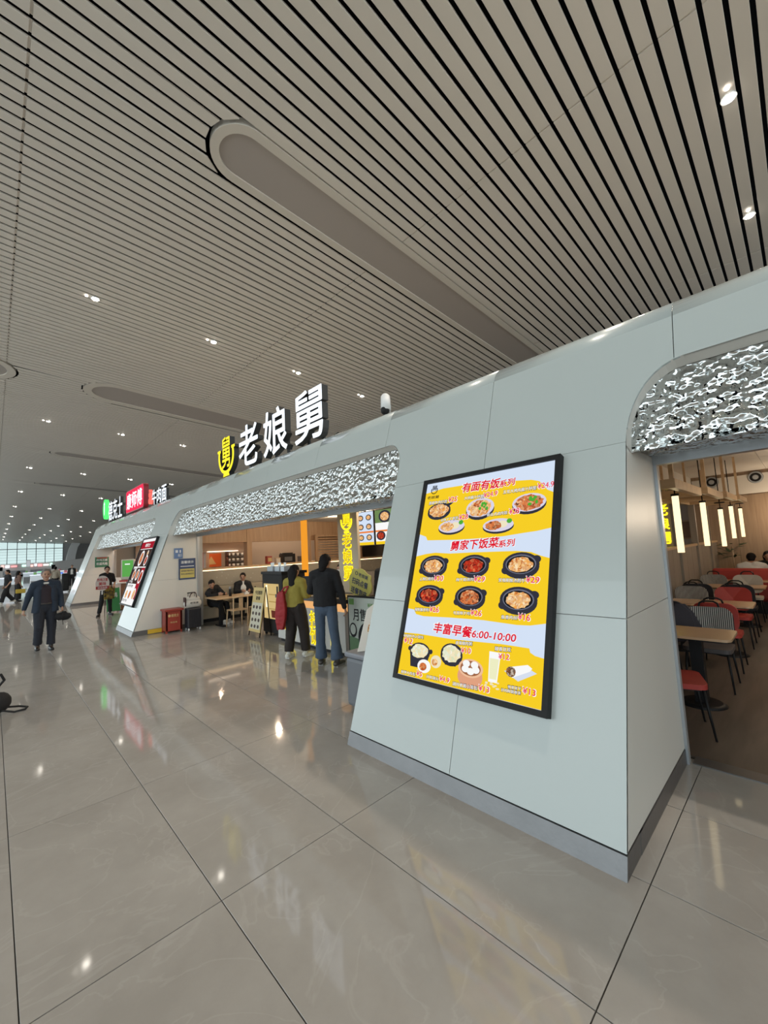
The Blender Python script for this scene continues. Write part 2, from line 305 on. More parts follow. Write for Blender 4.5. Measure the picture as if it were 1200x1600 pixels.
while True:
    y = y0 + ns * PIT
    if y > 258: break
    xa, xb = -19, 42
    ends = None; cut = lambda e, yc, r: math.sqrt(max(0, (r + .12) ** 2 - (e - yc) ** 2))
    for (yc, r, xs, xe) in rafts:
        if abs(y - yc) < r + .03: a, b = xs + r - cut(y - .151, yc, r), xs + r - cut(y + .151, yc, r); xb = max(a, b); ends = (1, a, b)
    for (yc, r, xe) in lrafts:
        if abs(y - yc) < r + .03: a, b = xe - r + cut(y - .151, yc, r), xe - r + cut(y + .151, yc, r); xa = min(a, b); ends = (-1, a, b)
    if ns < 299:
        me = full if (xa, xb) == (-19, 42) else slat_mesh(xa, xb, ends=ends)
        o = bpy.data.objects.new('slat', me); COL.objects.link(o); o.parent = ceil; o.location = (0, y, 0)
    else:
        far.add([(-19, y - .151, zc(-19)), (42, y - .151, zc(42)), (42, y + .151, zc(42)), (-19, y + .151, zc(-19)), (-19, y - .151, zc(-19) + .05), (42, y - .151, zc(42) + .05), (42, y + .151, zc(42) + .05), (-19, y + .151, zc(-19) + .05)],
                [(0, 3, 2, 1), (4, 5, 6, 7), (0, 1, 5, 4), (2, 3, 7, 6)])
    ns += 1
tag(far.build('distant_slats', M_slat, ceil), kind='stuff')
# oval rafts set into the slats
def stadium(xs, xe, yc, r, n=18, left=True):
    pts = []
    if left:
        for i in range(n + 1): a = pi / 2 + pi * i / n; pts.append((xs + r + r * cos(a), yc + r * sin(a)))
        pts += [(xe, yc - r), (xe, yc + r)]
    else:
        for i in range(n + 1): a = -pi / 2 + pi * i / n; pts.append((xe - r + r * cos(a), yc + r * sin(a)))
        pts += [(xs, yc + r), (xs, yc - r)]
    return pts
def ring_solid(mb, outer, inner, z0, z1):
    n = len(outer); vs = [(x, y, zc(x) + z0) for x, y in outer] + [(x, y, zc(x) + z0) for x, y in inner] + [(x, y, zc(x) + z1) for x, y in outer] + [(x, y, zc(x) + z1) for x, y in inner]
    fs = []
    for i in range(n):
        j = (i + 1) % n
        fs += [(i, j, n + j, n + i), (i, 2 * n + i, 2 * n + j, j), (n + i, n + j, 3 * n + j, 3 * n + i)]
    mb.add(vs, fs)
RL = ['long oval grey ceiling raft set between the slats nearest overhead, black gap round its tip', 'second oval ceiling raft back from the camera, above the white letters of the large sign',
      'third oval ceiling raft back, a thin dark line above the small red sign', 'farthest oval ceiling raft, a faint line among small downlights']
for k, (yc, r, xs, xe) in enumerate(rafts):
    t = empty('oval_ceiling_raft', RL[k], 'ceiling panel', (xs, yc, zc(xs)), group='oval ceiling rafts')
    T = Matrix.Translation(-t.location)
    mb = MB(); ring_solid(mb, stadium(xs, xe, yc, r), stadium(xs + r * .25, xe, yc, r * .72), -.015, .2)
    a = mb.build('rim', M_rim, t); a.data.transform(T)
    pts = stadium(xs + r * .24, xe, yc, r * .74)
    n = len(pts); mb = MB().add([(x, y, zc(x) + .03) for x, y in pts] + [(x, y, zc(x) + .18) for x, y in pts], [tuple(range(n - 1, -1, -1)), tuple(range(n, 2 * n))] + [(i, (i + 1) % n, n + (i + 1) % n, n + i) for i in range(n)])
    a = mb.build('inner_panel', M_raft, t); a.data.transform(T)
for (yc, r, xe) in lrafts:
    t = empty('oval_ceiling_raft', 'blunt grey tip of an oval ceiling raft cut by the left edge of the photo', 'ceiling panel', (xe, yc, zc(xe)), group='oval ceiling rafts')
    T = Matrix.Translation(-t.location); mb = MB(); ring_solid(mb, stadium(-18.9, xe, yc, r, left=False), stadium(-18.9, xe - r * .2, yc, r * .8, left=False), -.015, .2)
    a = mb.build('rim', M_rim, t); a.data.transform(T)
    pts = stadium(-18.9, xe - r * .19, yc, r * .82, left=False)
    n = len(pts); mb = MB().add([(x, y, zc(x) + .03) for x, y in pts] + [(x, y, zc(x) + .18) for x, y in pts], [tuple(range(n)), tuple(range(2 * n - 1, n - 1, -1))] + [(i, (i + 1) % n, n + (i + 1) % n, n + i) for i in range(n)])
    a = mb.build('inner_panel', M_raft, t); a.data.transform(T)
# downlights: twin spots, 5 m apart across, 21 m apart along the hall
M_lamp = emi('downlight_lens', (1, .93, .82), 30); M_lamp2 = emi('downlight_small_lens', (1, .93, .82), 10)
hb = MB().cyl((0, 0, .06), (0, 0, -.02), .15, .17, n=18)
hb_me = hb.build('housing', M_white).data; lens_me = MB().cyl((0, 0, -.02), (0, 0, -.045), .125, .11, n=16).build('lens', M_lamp).data
spot_me = MB().cyl((0, 0, .04), (0, 0, -.03), .05, .05, n=10).build('side_spot', M_lamp2).data
for nm in ('housing', 'lens', 'side_spot'): bpy.data.objects.remove(bpy.data.objects[nm])
rows = [.27] + [20.6 + 20.95 * k for k in range(11)]
cols = [2.97 + 5.15 * k for k in range(5)]
ordn = ['nearest', 'second', 'third', 'fourth', 'fifth', 'sixth', 'seventh', 'eighth', 'ninth', 'tenth', 'eleventh', 'farthest']
cdn = ['first', 'second', 'third', 'fourth', 'fifth']
for r, y in enumerate(rows):
    for c, x in enumerate(cols):
        if r < 3: lamp('downlight_beam', (x, y, zc(x) - .2), 1500, (1, .88, .74), r=.12, kind='SPOT', cone=1.9)
        if r == 0 and c < 2: continue
        # each lamp hangs on the slat nearest to its grid point
        k = round((y - y0) / PIT); ys = y0 + k * PIT
        lab = 'round white downlight, %s from the left in the %s row of ceiling lights' % (cdn[c], ordn[r] if r else 'topmost')
        if r == 0: lab = ('large bright downlight at the upper right corner of the ceiling', 'bright downlight just above the facade at the right edge', 'downlight beyond the right edge of the near ceiling')[c - 2]
        t = empty('ceiling_downlight', lab, 'ceiling light', (x, ys, zc(x) - .012), group='round ceiling downlights')
        for nm, me, off in (('housing', hb_me, 0), ('lens', lens_me, 0), ('side_spot', spot_me, .42 if r else .2)):
            o = bpy.data.objects.new(nm, me); COL.objects.link(o); o.parent = t; o.location = (-.0, off if nm == 'side_spot' and False else 0, 0)
            if nm == 'side_spot': o.location = (-.32, 0, .018)
# ------------------------------------------------------------------ hall ends: glazed end wall, open glazed sides beyond the frame
M_glass = bpy.data.materials.new('tinted_glass'); M_glass.use_nodes = True; nt = M_glass.node_tree; nt.nodes.clear()
tr = nt.nodes.new('ShaderNodeBsdfTransparent'); tr.inputs[0].default_value = (.60, .64, .63, 1); gl = nt.nodes.new('ShaderNodeBsdfGlossy'); gl.inputs['Roughness'].default_value = .03; gl.inputs[0].default_value = (.5, .5, .5, 1)
fr_ = nt.nodes.new('ShaderNodeFresnel'); fr_.inputs[0].default_value = 1.45; mx = nt.nodes.new('ShaderNodeMixShader'); ou = nt.nodes.new('ShaderNodeOutputMaterial')
nt.links.new(fr_.outputs[0], mx.inputs[0]); nt.links.new(tr.outputs[0], mx.inputs[1]); nt.links.new(gl.outputs[0], mx.inputs[2]); nt.links.new(mx.outputs[0], ou.inputs[0])
M_mull = mat('mullion_grey', (.10, .11, .12), .5)
we = empty('window_1', None, None, (0, 250, 0)); tag(we, kind='structure')
xs = [-8.5 + 3.3 * k for k in range(0, 11)]
for i in range(len(xs) - 1):
    for (za, zb) in ((1.0, 9.9), (9.9, 13.9)):
        MB().box((xs[i] + .1, -.03, za + .06), (xs[i + 1] - .1, .03, zb - .06)).build('pane', M_glass, we)
for x in xs: MB().box((x - .11, -.25, 0), (x + .11, .1, 14)).build('mullion', M_mull, we)
for z in (9.9,): MB().box((xs[0], -.3, z - .14), (xs[-1], .12, z + .14)).build('transom', M_mull, we)
mb = MB()
for k in range(1, 7): mb.box((xs[0], -.06, 1 + k * 1.27), (xs[-1], -.02, 1.07 + k * 1.27))
tag(mb.build('glazing_bar', M_mull, we), kind='stuff')
wf = MB().box((xs[-1], 250, 0), (48, 251, 15.4)).box((-42, 250, 0), (xs[0] - .1, 251, 1.0)).box((-42, 250, 13.2), (xs[0] - .1, 251, 15.4)).build('wall_far', mat('far_wall_grey', (.45, .45, .46), .5)); tag(wf, kind='structure')
wr_ = MB().box((46, -30, 0), (46.4, 250, 15.4)).build('wall_back', mat('hall_wall', (.45, .45, .44), .6)); tag(wr_, kind='structure')
# white leaning column at the end of the glazing
mb = MB(); pts = [(25.2, 3.0), (25.6, 6), (26.4, 9.4), (27.2, 11.4), (28.2, 13.4), (31.5, 13.4), (29.6, 10), (28.8, 6), (28.6, 3.0)]
cv = mb.prism([(a, b) for a, b in pts], Fr((0, 246, 0), (1, 0, 0), (0, 0, 1)), -2, 1.5).build('curved_column', mat('column_white', (.85, .85, .85), .35)); tag(cv, 'pale curved column standing at the right end of the far glazed wall', 'column')
# far gallery with little round openings, sloping fascia
gl_ = empty('far_gallery', 'long grey gallery block with a row of small round lights, beyond the shop row', 'gallery', (32, 180, 0))
M_gal = mat('gallery_grey', (.66, .64, .63), .5)
MB().prism([(0, 0), (0, 3.4), (.6, 3.7), (12, 3.7), (12, 0)], Fr((0, -50, 0), (1, 0, 0), (0, 0, 1)), -110, 0).build('body', M_gal, gl_)
for k in range(9): MB().cyl((-.03, -46 + k * 7, 2.7), (.1, -46 + k * 7, 2.7), .22, n=10).build('round_light', M_dark, gl_)
bp_ = empty('far_balcony', 'low grey parapet with bright shop signs under it, in front of the far window', 'balcony', (10, 185, 0))
MB().prism([(-14, 2.35), (3, 2.9), (12, 3.6), (22, 4.4), (22, 0), (-14, 0)], Fr((0, 0, 0), (1, 0, 0), (0, 0, 1)), -1.2, 0).build('parapet', M_gal, bp_)
"""far kiosks"""
def kiosk(x0, x1, y, z1, colr, label, signc):
    t = empty('kiosk', label, 'kiosk', ((x0 + x1) / 2, y, 0)); w = (x1 - x0) / 2
    MB().box((-w, 0, 0), (w, 1.2, .45)).build('plinth', mat('kiosk_grey', (.25, .26, .27), .4), t)
    MB().box((-w, .02, .45), (w, 1.18, .95)).build('glass_case', mat('case_glass', (.5, .56, .6), .08, emit=(.8, .9, 1), es=.25), t)
    MB().box((-w - .04, -.03, .95), (w + .04, 1.23, 1.02)).build('counter_top', emi('case_light', (.85, .92, 1), 1.1), t)
    MB().box((-w * .5, -.04, .96), (w * .3, -.02, 1.1)).build('price_strip', emi('strip_' + colr[0], colr[1], 1), t)
    for k in range(5):
        MB().box((-w + .2 + k * w * .42, .3, 1.02), (-w + .42 + k * w * .42, .6, 1.02 + rnd.uniform(.15, .4))).build('display_item', mat('item%d' % k, (rnd.uniform(.1, .6), rnd.uniform(.1, .5), rnd.uniform(.1, .4)), .5), t)
    return t
kiosk(2.6, 6.2, 50, 1.0, ('blue', (.1, .25, .9)), 'low glass display kiosk with a blue strip, behind the walking man in navy', None)
kiosk(-3.2, 1.4, 44, 1.0, ('white', (.9, .95, 1)), 'low white display kiosk behind the pair at the left edge', None)
kiosk(3.0, 8.5, 72, 1.0, ('green', (.3, .9, .5)), 'farther glass kiosk with a green strip, under the bright sign row', None)
sh = empty('shop_row', 'far shop front with a strip of glowing pink and white signs', 'shop', (6, 130, 0))
MB().box((-9, 0, 0), (5.5, 6, 2.6)).build('wall', M_gal, sh)
MB().box((-8.6, -.2, .1), (5, -.05, 1.0)).build('shopfront', mat('shopfront_grey', (.3, .31, .33), .3), sh)
SGC = [(1, .35, .35), (1, .9, .85), (.6, 1, .85), (1, .55, .5), (.9, .95, 1)]
x = -7.4; k = 0
while x < 4.3:
    w = .45 + .3 * ((k * 7) % 3)
    if k != 6: MB().box((x, -.32, 1.75 + .1 * (k % 2)), (x + w, -.2, 2.4 - .1 * (k % 3))).build('sign_letter', emi('farsign%d' % (k % 5), SGC[k % 5], 1.6), sh)
    x += w + .22; k += 1
for (x, y) in ((-3, 96), (4.8, 100), (7.4, 88), (1.2, 108)):
    t = empty('information_totem', 'slim %s totem on the far concourse' % {-3: 'pale grey', 4.8: 'brightly lit white', 7.4: 'short grey', 1.2: 'dark grey'}[x], 'totem', (x, y, 0))
    MB().box((-.3, -.1, .05), (.3, .1, 2.0 if x != 4.8 else 3.0)).build('body', M_gal if x != 4.8 else M_white, t); MB().box((-.35, -.2, 0), (.35, .2, .05)).build('base', M_gal, t)
    MB().box((-.25, -.12, 1.2 if x != 4.8 else 1.8), (.25, -.1, 1.9 if x != 4.8 else 2.9)).build('screen', emi('totem_screen', (.9, .95, 1), 1.2 if x == 4.8 else .5) if x in (4.8, -3) else M_dark, t)

# ------------------------------------------------------------------ raked white facade
NV = Vector((-1, 0, RK)).normalized()
def facpt(y, z, d=0): return Vector((fx(z), y, z)) + NV * d
ZT = 3.43; AR = .28; A0 = math.atan2(1, RK)
def arc(k, n=7, d=0):
    a = A0 - (A0 - radians(4)) * k / n; nx, nz = -sin(A0), cos(A0)
    c = Vector((fx(ZT), 0, ZT)) - NV * AR
    q = Vector((-sin(a), 0, cos(a))); return c + q * (AR + d)
fac = MB().box((4.2, -7.4, 3.2), (4.3, -7.39, 3.3)).build('wall_right', M_seam); tag(fac, kind='structure')
def panel(pts, top=None, name='facade_panel', m=None, th=.018, parent=fac):
    """pts (y,z) counter-clockwise seen from the hall; top=(ya,yb) joins a curved coping over the roof edge"""
    bm = bmesh.new(); vs = [bm.verts.new(facpt(y, z)) for y, z in pts]; bm.faces.new(vs)
    if top:
        a = next(v for v, p in zip(vs, pts) if abs(p[0] - top[0]) < 1e-6 and abs(p[1] - ZT) < 1e-6)
        b = next(v for v, p in zip(vs, pts) if abs(p[0] - top[1]) < 1e-6 and abs(p[1] - ZT) < 1e-6)
        for k in range(1, 9):
            q = arc(min(k, 7)) if k < 8 else arc(7) + Vector((.5, 0, .02))
            a2 = bm.verts.new((q.x, top[0], q.z)); b2 = bm.verts.new((q.x, top[1], q.z)); f = bm.faces.new((a, b, b2, a2)); f.smooth = True; a, b = a2, b2
    bmesh.ops.recalc_face_normals(bm, faces=bm.faces)
    bm.faces.ensure_lookup_table()
    if bm.faces[0].normal.dot(NV) < 0: bmesh.ops.reverse_faces(bm, faces=bm.faces)
    ret = bmesh.ops.solidify(bm, geom=bm.faces[:], thickness=th)
    me = bpy.data.meshes.new(name); bm.to_mesh(me); bm.free(); me.materials.append(m or M_fac)
    o = bpy.data.objects.new(name, me); COL.objects.link(o); o.parent = parent; return o
G = .0025
def arcyz(yc, zc_, r, a0, a1, n=8): return [(yc + r * cos(a0 + (a1 - a0) * i / n), zc_ + r * sin(a0 + (a1 - a0) * i / n)) for i in range(n + 1)]
ZO = 3.07
def upper(ya, yb): panel([(yb - G, ZO), (ya + G, ZO), (ya + G, ZT), (yb - G, ZT)], (ya + G, yb - G))
for a, b in ((-6.2, -4.6), (-4.6, -3.0), (-3.0, -1.3), (-1.3, .527)): upper(a, b)
r = .36                                    # pier 1 upper right: arc of the right-hand opening
yR = .837; P = [(.527 + G, ZT), (.527 + G, ZO)] + [(yR - r + r * cos(a), 2.5 + (ZO - 2.5) * sin(a)) for a in [pi / 2 - pi / 2 * i / 9 for i in range(10)]] + [(2.02 - G, 2.5), (2.02 - G, ZT)]
panel(P, (.527 + G, 2.02 - G))
yL = 3.183; r = .24
P = [(2.02 + G, ZT), (2.02 + G, 2.5), (yL, 2.5), (yL, ZO - .33)] + [(yL + r - r * cos(a), ZO - .33 + .33 * sin(a)) for a in [pi / 2 * i / 8 for i in range(1, 9)]] + [(3.494 - G, ZO), (3.494 - G, ZT)]
panel(P, (2.02 + G, 3.494 - G))
for (z0_, z1_) in ((.115, 1.3), (1.3, 2.5)):
    panel([(yR, z0_ + G), (2.02 - G, z0_ + G), (2.02 - G, z1_ - G), (yR, z1_ - G)]); panel([(2.02 + G, z0_ + G), (yL, z0_ + G), (yL, z1_ - G), (2.02 + G, z1_ - G)])
bs = [3.494, 5.05, 6.6, 8.15, 9.7, 11.0]
for a, b in zip(bs[:-1], bs[1:]): upper(a, b)
y2, y3 = 11.5, 13.2; r = .42
P = [(11.0 + G, ZT), (11.0 + G, ZO)] + [(y2 - r + r * cos(a), ZO - .42 + .42 * sin(a)) for a in [pi / 2 - pi / 2 * i / 8 for i in range(9)]] + [(y2, 2.5), (y3, 2.5)] + [(y3 + .25 - .25 * cos(a), ZO - .3 + .3 * sin(a)) for a in [pi / 2 * i / 6 for i in range(7)]] + [(13.7 - G, ZO), (13.7 - G, ZT)]
panel(P, (11.0 + G, 13.7 - G))
for (z0_, z1_) in ((.115, 1.3), (1.3, 2.5)): panel([(y2, z0_ + G), (y3, z0_ + G), (y3, z1_ - G), (y2, z1_ - G)])
y4, y5 = 22.3, 23.9
bs = [13.7, 15.4, 17.1, 18.8, 20.5, 21.9]
for a, b in zip(bs[:-1], bs[1:]): upper(a, b)
P = [(21.9 + G, ZT), (21.9 + G, ZO)] + [(y4 - .3 + .3 * cos(a), ZO - .3 + .3 * sin(a)) for a in [pi / 2 - pi / 2 * i / 6 for i in range(7)]] + [(y4, 2.5), (y5, 2.5), (y5, ZT)]
panel(P, (21.9 + G, y5))
for (z0_, z1_) in ((.115, 1.3), (1.3, 2.5)): panel([(y4, z0_ + G), (y5, z0_ + G), (y5, z1_ - G), (y4, z1_ - G)])
# plinths, cores, jambs
def prism_y(mb, xz, ya, yb):
    k = len(xz); vs = [(x, ya, z) for x, z in xz] + [(x, yb, z) for x, z in xz]
    return mb.add(vs, [tuple(range(k)), tuple(range(2 * k - 1, k - 1, -1))] + [(i, k + i, k + (i + 1) % k, (i + 1) % k) for i in range(k)])
XI = 4.0
for (ya, yb) in ((yR, yL), (y2, y3), (y4, y5)):
    d = .021
    o = prism_y(MB(), [(fx(0) + d * 1.3, .01), (fx(3.4) + d, 3.4), (4.15, 3.4), (4.15, .01)], ya + .012, yb - .012).build('pier_core', M_seam, fac)
    prism_y(MB(), [(fx(0) - .004, 0), (fx(.11) - .004, .11), (fx(.11) + .3, .11), (fx(.11) + .3, 0)], ya - .004, yb + .004).build('plinth_plate', M_steel, fac)
    for s, yy in ((-1, ya), (1, yb)):
        prism_y(MB(), [(fx(.11) + .3, 0), (fx(.11) + .3, .11), (XI + .05, .11), (XI + .05, 0)], yy - .004, yy + .012) if False else None
        a, b = (yy, yy + .012) if s < 0 else (yy - .012, yy)
        for (z0_, z1_) in ((.115, 1.3), (1.3, 2.5)):
            prism_y(MB(), [(fx(z0_) + .004, z0_ + G), (fx(z1_) + .004, z1_ - G), (4.06, z1_ - G), (4.06, z0_ + G)], a, b).build('jamb_panel', M_jamb, fac)
        a, b = (yy - .006, yy + .01) if s < 0 else (yy - .01, yy + .006)
        prism_y(MB(), [(fx(0) + .26, 0), (fx(.11) + .24, .11), (4.06, .11), (4.06, 0)], a, b).build('jamb_plinth', M_steel, fac)
# lintels clad in hammered steel, with their reveals, and the grey shutter rails
def lintel(ya, yb, ra, rb, rz, endA=True):
    dp = .12; t = Vector((RK, 0, 1)).normalized()
    def side(yy, s, r):   # outline of one rounded top corner
        return [(yy + s * (r - r * cos(a)), ZO - rz + rz * sin(a)) for a in [pi / 2 * i / 10 for i in range(11)]]
    e_ = .004; A = side(ya + e_, 1, ra); B = side(yb - e_, -1, rb)[::-1]
    out = [(ya + e_, 2.47)] + A + B + [(yb - e_, 2.47)]
    k = len(out); sh_ = lambda yz, d: facpt(yz[0], yz[1], -d)
    vs = [sh_(p, .0) for p in out] + [sh_(p, dp) for p in out]
    MB().add(vs, [(i, i + 1, k + i + 1, k + i) for i in range(k - 1)]).build('reveal', M_jamb, fac)
    # hammered face: dense enough to carry real dents
    ny = max(12, int((yb - ya) / .035)); nz = 17; vs = []; fs = []
    def top(y):
        if y < ya + ra: c = (ya + ra - y) / ra; return ZO - rz + rz * math.sqrt(max(0, 1 - c * c))
        if y > yb - rb: c = (y - yb + rb) / rb; return ZO - rz + rz * math.sqrt(max(0, 1 - c * c))
        return ZO
    for i in range(ny + 1):
        y = ya + .004 + (yb - ya - .008) * i / ny; tz = top(y)
        for j in range(nz + 1):
            z = 2.47 + (tz - .004 - 2.47) * j / nz; n = noise.noise(Vector((y * 15, z * 15, 3.3))) * .016
            if i in (0, ny) or j in (0, nz): n = 0
            vs.append(facpt(y, z, -dp + n))
    for i in range(ny):
        for j in range(nz): a = i * (nz + 1) + j; fs.append((a, a + 1, a + nz + 2, a + nz + 1))
    MB().add(vs, fs, True).build('hammered_face', M_ham, fac)
    # underside
    x0_ = facpt(0, 2.47, -dp).x; vs = []; fs = []; nx = 9
    for i in range(ny + 1):
        y = ya + .004 + (yb - ya - .008) * i / ny
        for j in range(nx + 1):
            x = x0_ + (3.99 - x0_) * j / nx; n = noise.noise(Vector((y * 15, x * 15, 9.3))) * .016 if 0 < j < nx else 0
            vs.append((x, y, 2.47 + n))
    for i in range(ny):
        for j in range(nx): a = i * (nx + 1) + j; fs.append((a, a + nx + 1, a + nx + 2, a + 1))
    MB().add(vs, fs, True).build('hammered_underside', M_ham, fac)
    MB().box((3.985, ya + .002, 2.40), (4.07, yb - .002, 2.56)).build('shutter_rail', M_alu, fac)
    for yy, s in ((ya, 1), (yb, -1)): MB().box((4.0, yy + s * .001, 0), (4.06, yy + s * .022, 2.4)).build('shutter_guide', M_alu, fac)
    MB().box((4.06, ya, 2.55), (4.2, yb, 3.4)).build('lintel_backing', M_seam, fac)
lintel(-6.2, yR, .3, .36, .5); lintel(yL, y2, .24, .42, .36); lintel(y3, y4, .25, .3, .3)
MB().box((3.9, -6.2, 3.52), (16.6, 23.9, 3.60)).build('roof', M_roof, fac)
MB().box((4.0, 23.7, 0), (16.6, 23.9, 3.55)).build('end_wall', M_jamb, fac)
MB().box((16.45, -6.3, 0), (16.6, 23.9, 3.55)).build('rear_wall', M_cream, fac)
MB().box((3.0, -6.4, 0), (16.6, -6.2, 3.5)).build('near_end_wall', M_cream, fac)
# ------------------------------------------------------------------ big letters on the roof edge
M_lw = emi('letter_white_face', (.86, .93, 1.0), 1.5); M_ly = emi('letter_yellow_face', (1, .84, .04), 1.25); M_side = mat('letter_side', (.03, .03, .03), .5)
FS = lambda x, y, z: Fr((x, y, z), (0, -1, 0), (0, 0, 1))
def channel_letter(ch, label, x, y, z, w, h, face, group, ang=0, th=.12):
    t = empty('channel_letter', label, 'sign letter', (x, y, z), group=group); fr = FS(0, 0, 0)
    text(MB(), ch, fr, 0, 0, w, h, n=0, bold=.026, thick=th).build('letter_side', M_side, t)
    text(MB(), ch, fr, 0, 0, w, h, n=th + .004, bold=.026).build('letter_face', face, t)
    MB().box((.02, -w * .8, -.09), (.05, -w * .72, h * .3)).box((.02, -w * .28, -.09), (.05, -w * .2, h * .3)).build('bracket', M_side, t)
    return t
channel_letter('老', 'tall glowing white letter, left one of the three big white ones on the roof', 3.95, 8.40, 3.72, .86, .86, M_lw, 'big white roof letters')
channel_letter('娘', 'tall glowing white letter, middle one of the three big white ones on the roof', 3.95, 7.28, 3.72, .88, .88, M_lw, 'big white roof letters')
channel_letter('舅', 'tall glowing white letter, right one of the three big white ones on the roof', 3.95, 6.12, 3.72, .84, .88, M_lw, 'big white roof letters')
t = empty('bowl_logo', 'glowing yellow round bowl emblem with a character, left of the big white letters', 'sign', (3.95, 9.1, 3.66)); fr = FS(0, 0, 0)
def ring_pts(u, v, r0, r1, a0, a1, n=28): return [(u + r1 * cos(a0 + (a1 - a0) * i / n), v + r1 * sin(a0 + (a1 - a0) * i / n)) for i in range(n + 1)] + [(u + r0 * cos(a0 + (a1 - a0) * i / n), v + r0 * sin(a0 + (a1 - a0) * i / n)) for i in range(n, -1, -1)]
bp = [ring_pts(0, .48, .35, .43, radians(160), radians(380)), [(-.17, .0), (.17, .0), (.12, .1), (-.12, .1)], [(-.47, .60), (-.30, .60), (-.30, .66), (-.47, .66)], [(.30, .60), (.47, .60), (.47, .66), (.30, .66)]]
a = MB(); b = MB()
for q in bp: a.prism(q, fr, 0, .12); b.prism(q, fr, .12, .125)
text(a, '舅', fr, -.21, .2, .42, .72, 0, .022, .12); text(b, '舅', fr, -.21, .2, .42, .72, .125, .022)
a.build('emblem_side', M_side, t); b.build('emblem_face', M_ly, t); MB().box((.02, -.05, -.05), (.05, .05, .4)).build('bracket', M_side, t)
def cable(): return MB().tube([(3.96, 5.26, 3.66), (4.0, 5.1, 3.72), (4.0, 4.9, 3.63), (4.1, 4.6, 3.62)], .02)
tag(cable().build('sign_cable', M_black), 'black cable loop lying on the roof edge right of the last big letter', 'cable')
# second shop's signs
t = empty('green_logo_sign', 'glowing green oval plaque, leftmost sign on the roof', 'sign', (3.95, 23.6, 3.86))
MB().prism(ell(.43, .5, .40, .48, 28), fr, 0, .14).build('plaque', emi('green_light', (.10, .85, .18), 1.3), t)
g = MB(); g.prism(ell(.43, .5, .06, .3, 16), fr, .145, .15); g.prism([(.3, .7), (.43, .86), (.56, .7), (.43, .76)], fr, .145, .15); g.build('white_mark', M_lw, t)
MB().box((.02, -.6, -.3), (.06, -.5, .1)).build('bracket', M_side, t)
for i, (ch, y) in enumerate((('德', 22.3), ('克', 21.35), ('士', 20.4))):
    channel_letter(ch, 'small white roof letter, %s of the three between the green plaque and the red sign' % ('left', 'middle', 'right')[i], 3.95, y, 3.72, .84, .86, M_lw, 'white letters by the green plaque')
t = empty('red_box_sign', 'glowing red box sign with white characters on the far roof', 'sign', (3.95, 18.7, 3.72))
def rrect(u0, v0, u1, v1, r, n=5):
    out = []
    for cx, cy, a in ((u1 - r, v1 - r, 0), (u0 + r, v1 - r, pi / 2), (u0 + r, v0 + r, pi), (u1 - r, v0 + r, 3 * pi / 2)):
        out += [(cx + r * cos(a + pi / 2 * i / n), cy + r * sin(a + pi / 2 * i / n)) for i in range(n + 1)]
    return out
MB().prism(rrect(0, -.02, 2.65, .86, .14), fr, 0, .16).build('box', mat('red_box', (.3, .01, .02), .4), t)
MB().prism(rrect(.03, .01, 2.62, .83, .12), fr, .16, .165).build('red_face', emi('red_light', (.85, .04, .10), 1.15), t)
text(MB(), '康师傅', fr, .2, .12, 2.25, .6, .17, .04).build('white_lettering', M_lw, t)
MB().box((.02, -.9, -.15), (.06, -.8, .1)).box((.02, -2.0, -.15), (.06, -1.9, .1)).build('bracket', M_side, t)
t = empty('little_red_emblem', 'tiny red glowing emblem between the red box sign and three white letters', 'sign', (3.95, 15.72, 3.74)); t.scale = (1, .75, .72)
g = MB(); g.prism(ell(.16, .16, .15, .15, 14), fr, 0, .1); g.prism(ell(.16, .45, .11, .13, 14), fr, 0, .1); g.prism(ell(.16, .66, .06, .07, 10), fr, 0, .1); g.build('emblem', emi('red_light2', (.9, .15, .12), 1.3), t)
MB().box((.02, -.2, -.1), (.05, -.12, .1)).build('bracket', M_side, t)
for i, (ch, y) in enumerate((('牛', 15.3), ('肉', 14.75), ('面', 14.2))):
    channel_letter(ch, 'small white roof letter, %s of the three right of the red box sign' % ('left', 'middle', 'right')[i], 3.95, y, 3.68, .47, .5, M_lw, 'white letters right of the red sign', th=.08)
# cctv camera on the roof
t = empty('security_camera', 'white dome security camera standing on the roof edge above the facade', 'camera', (3.95, 3.93, 3.6))
MB().cyl((0, 0, 0), (0, 0, .16), .025).build('post', M_white, t); MB().cyl((0, 0, .16), (0, 0, .36), .075, .065).cap((0, 0, .33), (0, 0, .34), .065).build('housing', M_white, t)
MB().cap((-.02, 0, .15), (-.02, 0, .16), .062).build('dark_lens', M_black, t); MB().cyl((.05, -.06, 0), (.03, -.03, .2), .006).build('cable', M_white, t)

# ------------------------------------------------------------------ illuminated menu boards
UB = Vector((0, -1, 0)); VB = Vector((RK, 0, 1)).normalized()
def board(name, label, y, z, w, h):
    o = facpt(y, z, .0); t = empty(name, label, 'menu board', o); fr = Fr((0, 0, 0), UB, VB)
    a = MB(); bw = .04
    for q in (rect(0, 0, w, bw), rect(0, h - bw, w, h), rect(0, bw, bw, h - bw), rect(w - bw, bw, w, h - bw)): a.prism(q, fr, .0, .065)
    a.build('frame', M_black, t); MB().prism(rect(bw, bw, w - bw, h - bw), fr, .005, .04).build('back_box', M_black, t)
    return t, fr
t, fr = board('menu_lightbox', 'large lit yellow menu board with dishes and red headings on the near pier', 2.692, .648, 1.413, 1.925)
E_bg = emi('screen_pale_blue', (.66, .76, .92), 1.0); E_y = emi('screen_yellow', (.93, .62, .02), 1.0); E_wh = emi('screen_white', (.95, .95, .95), 1.0)
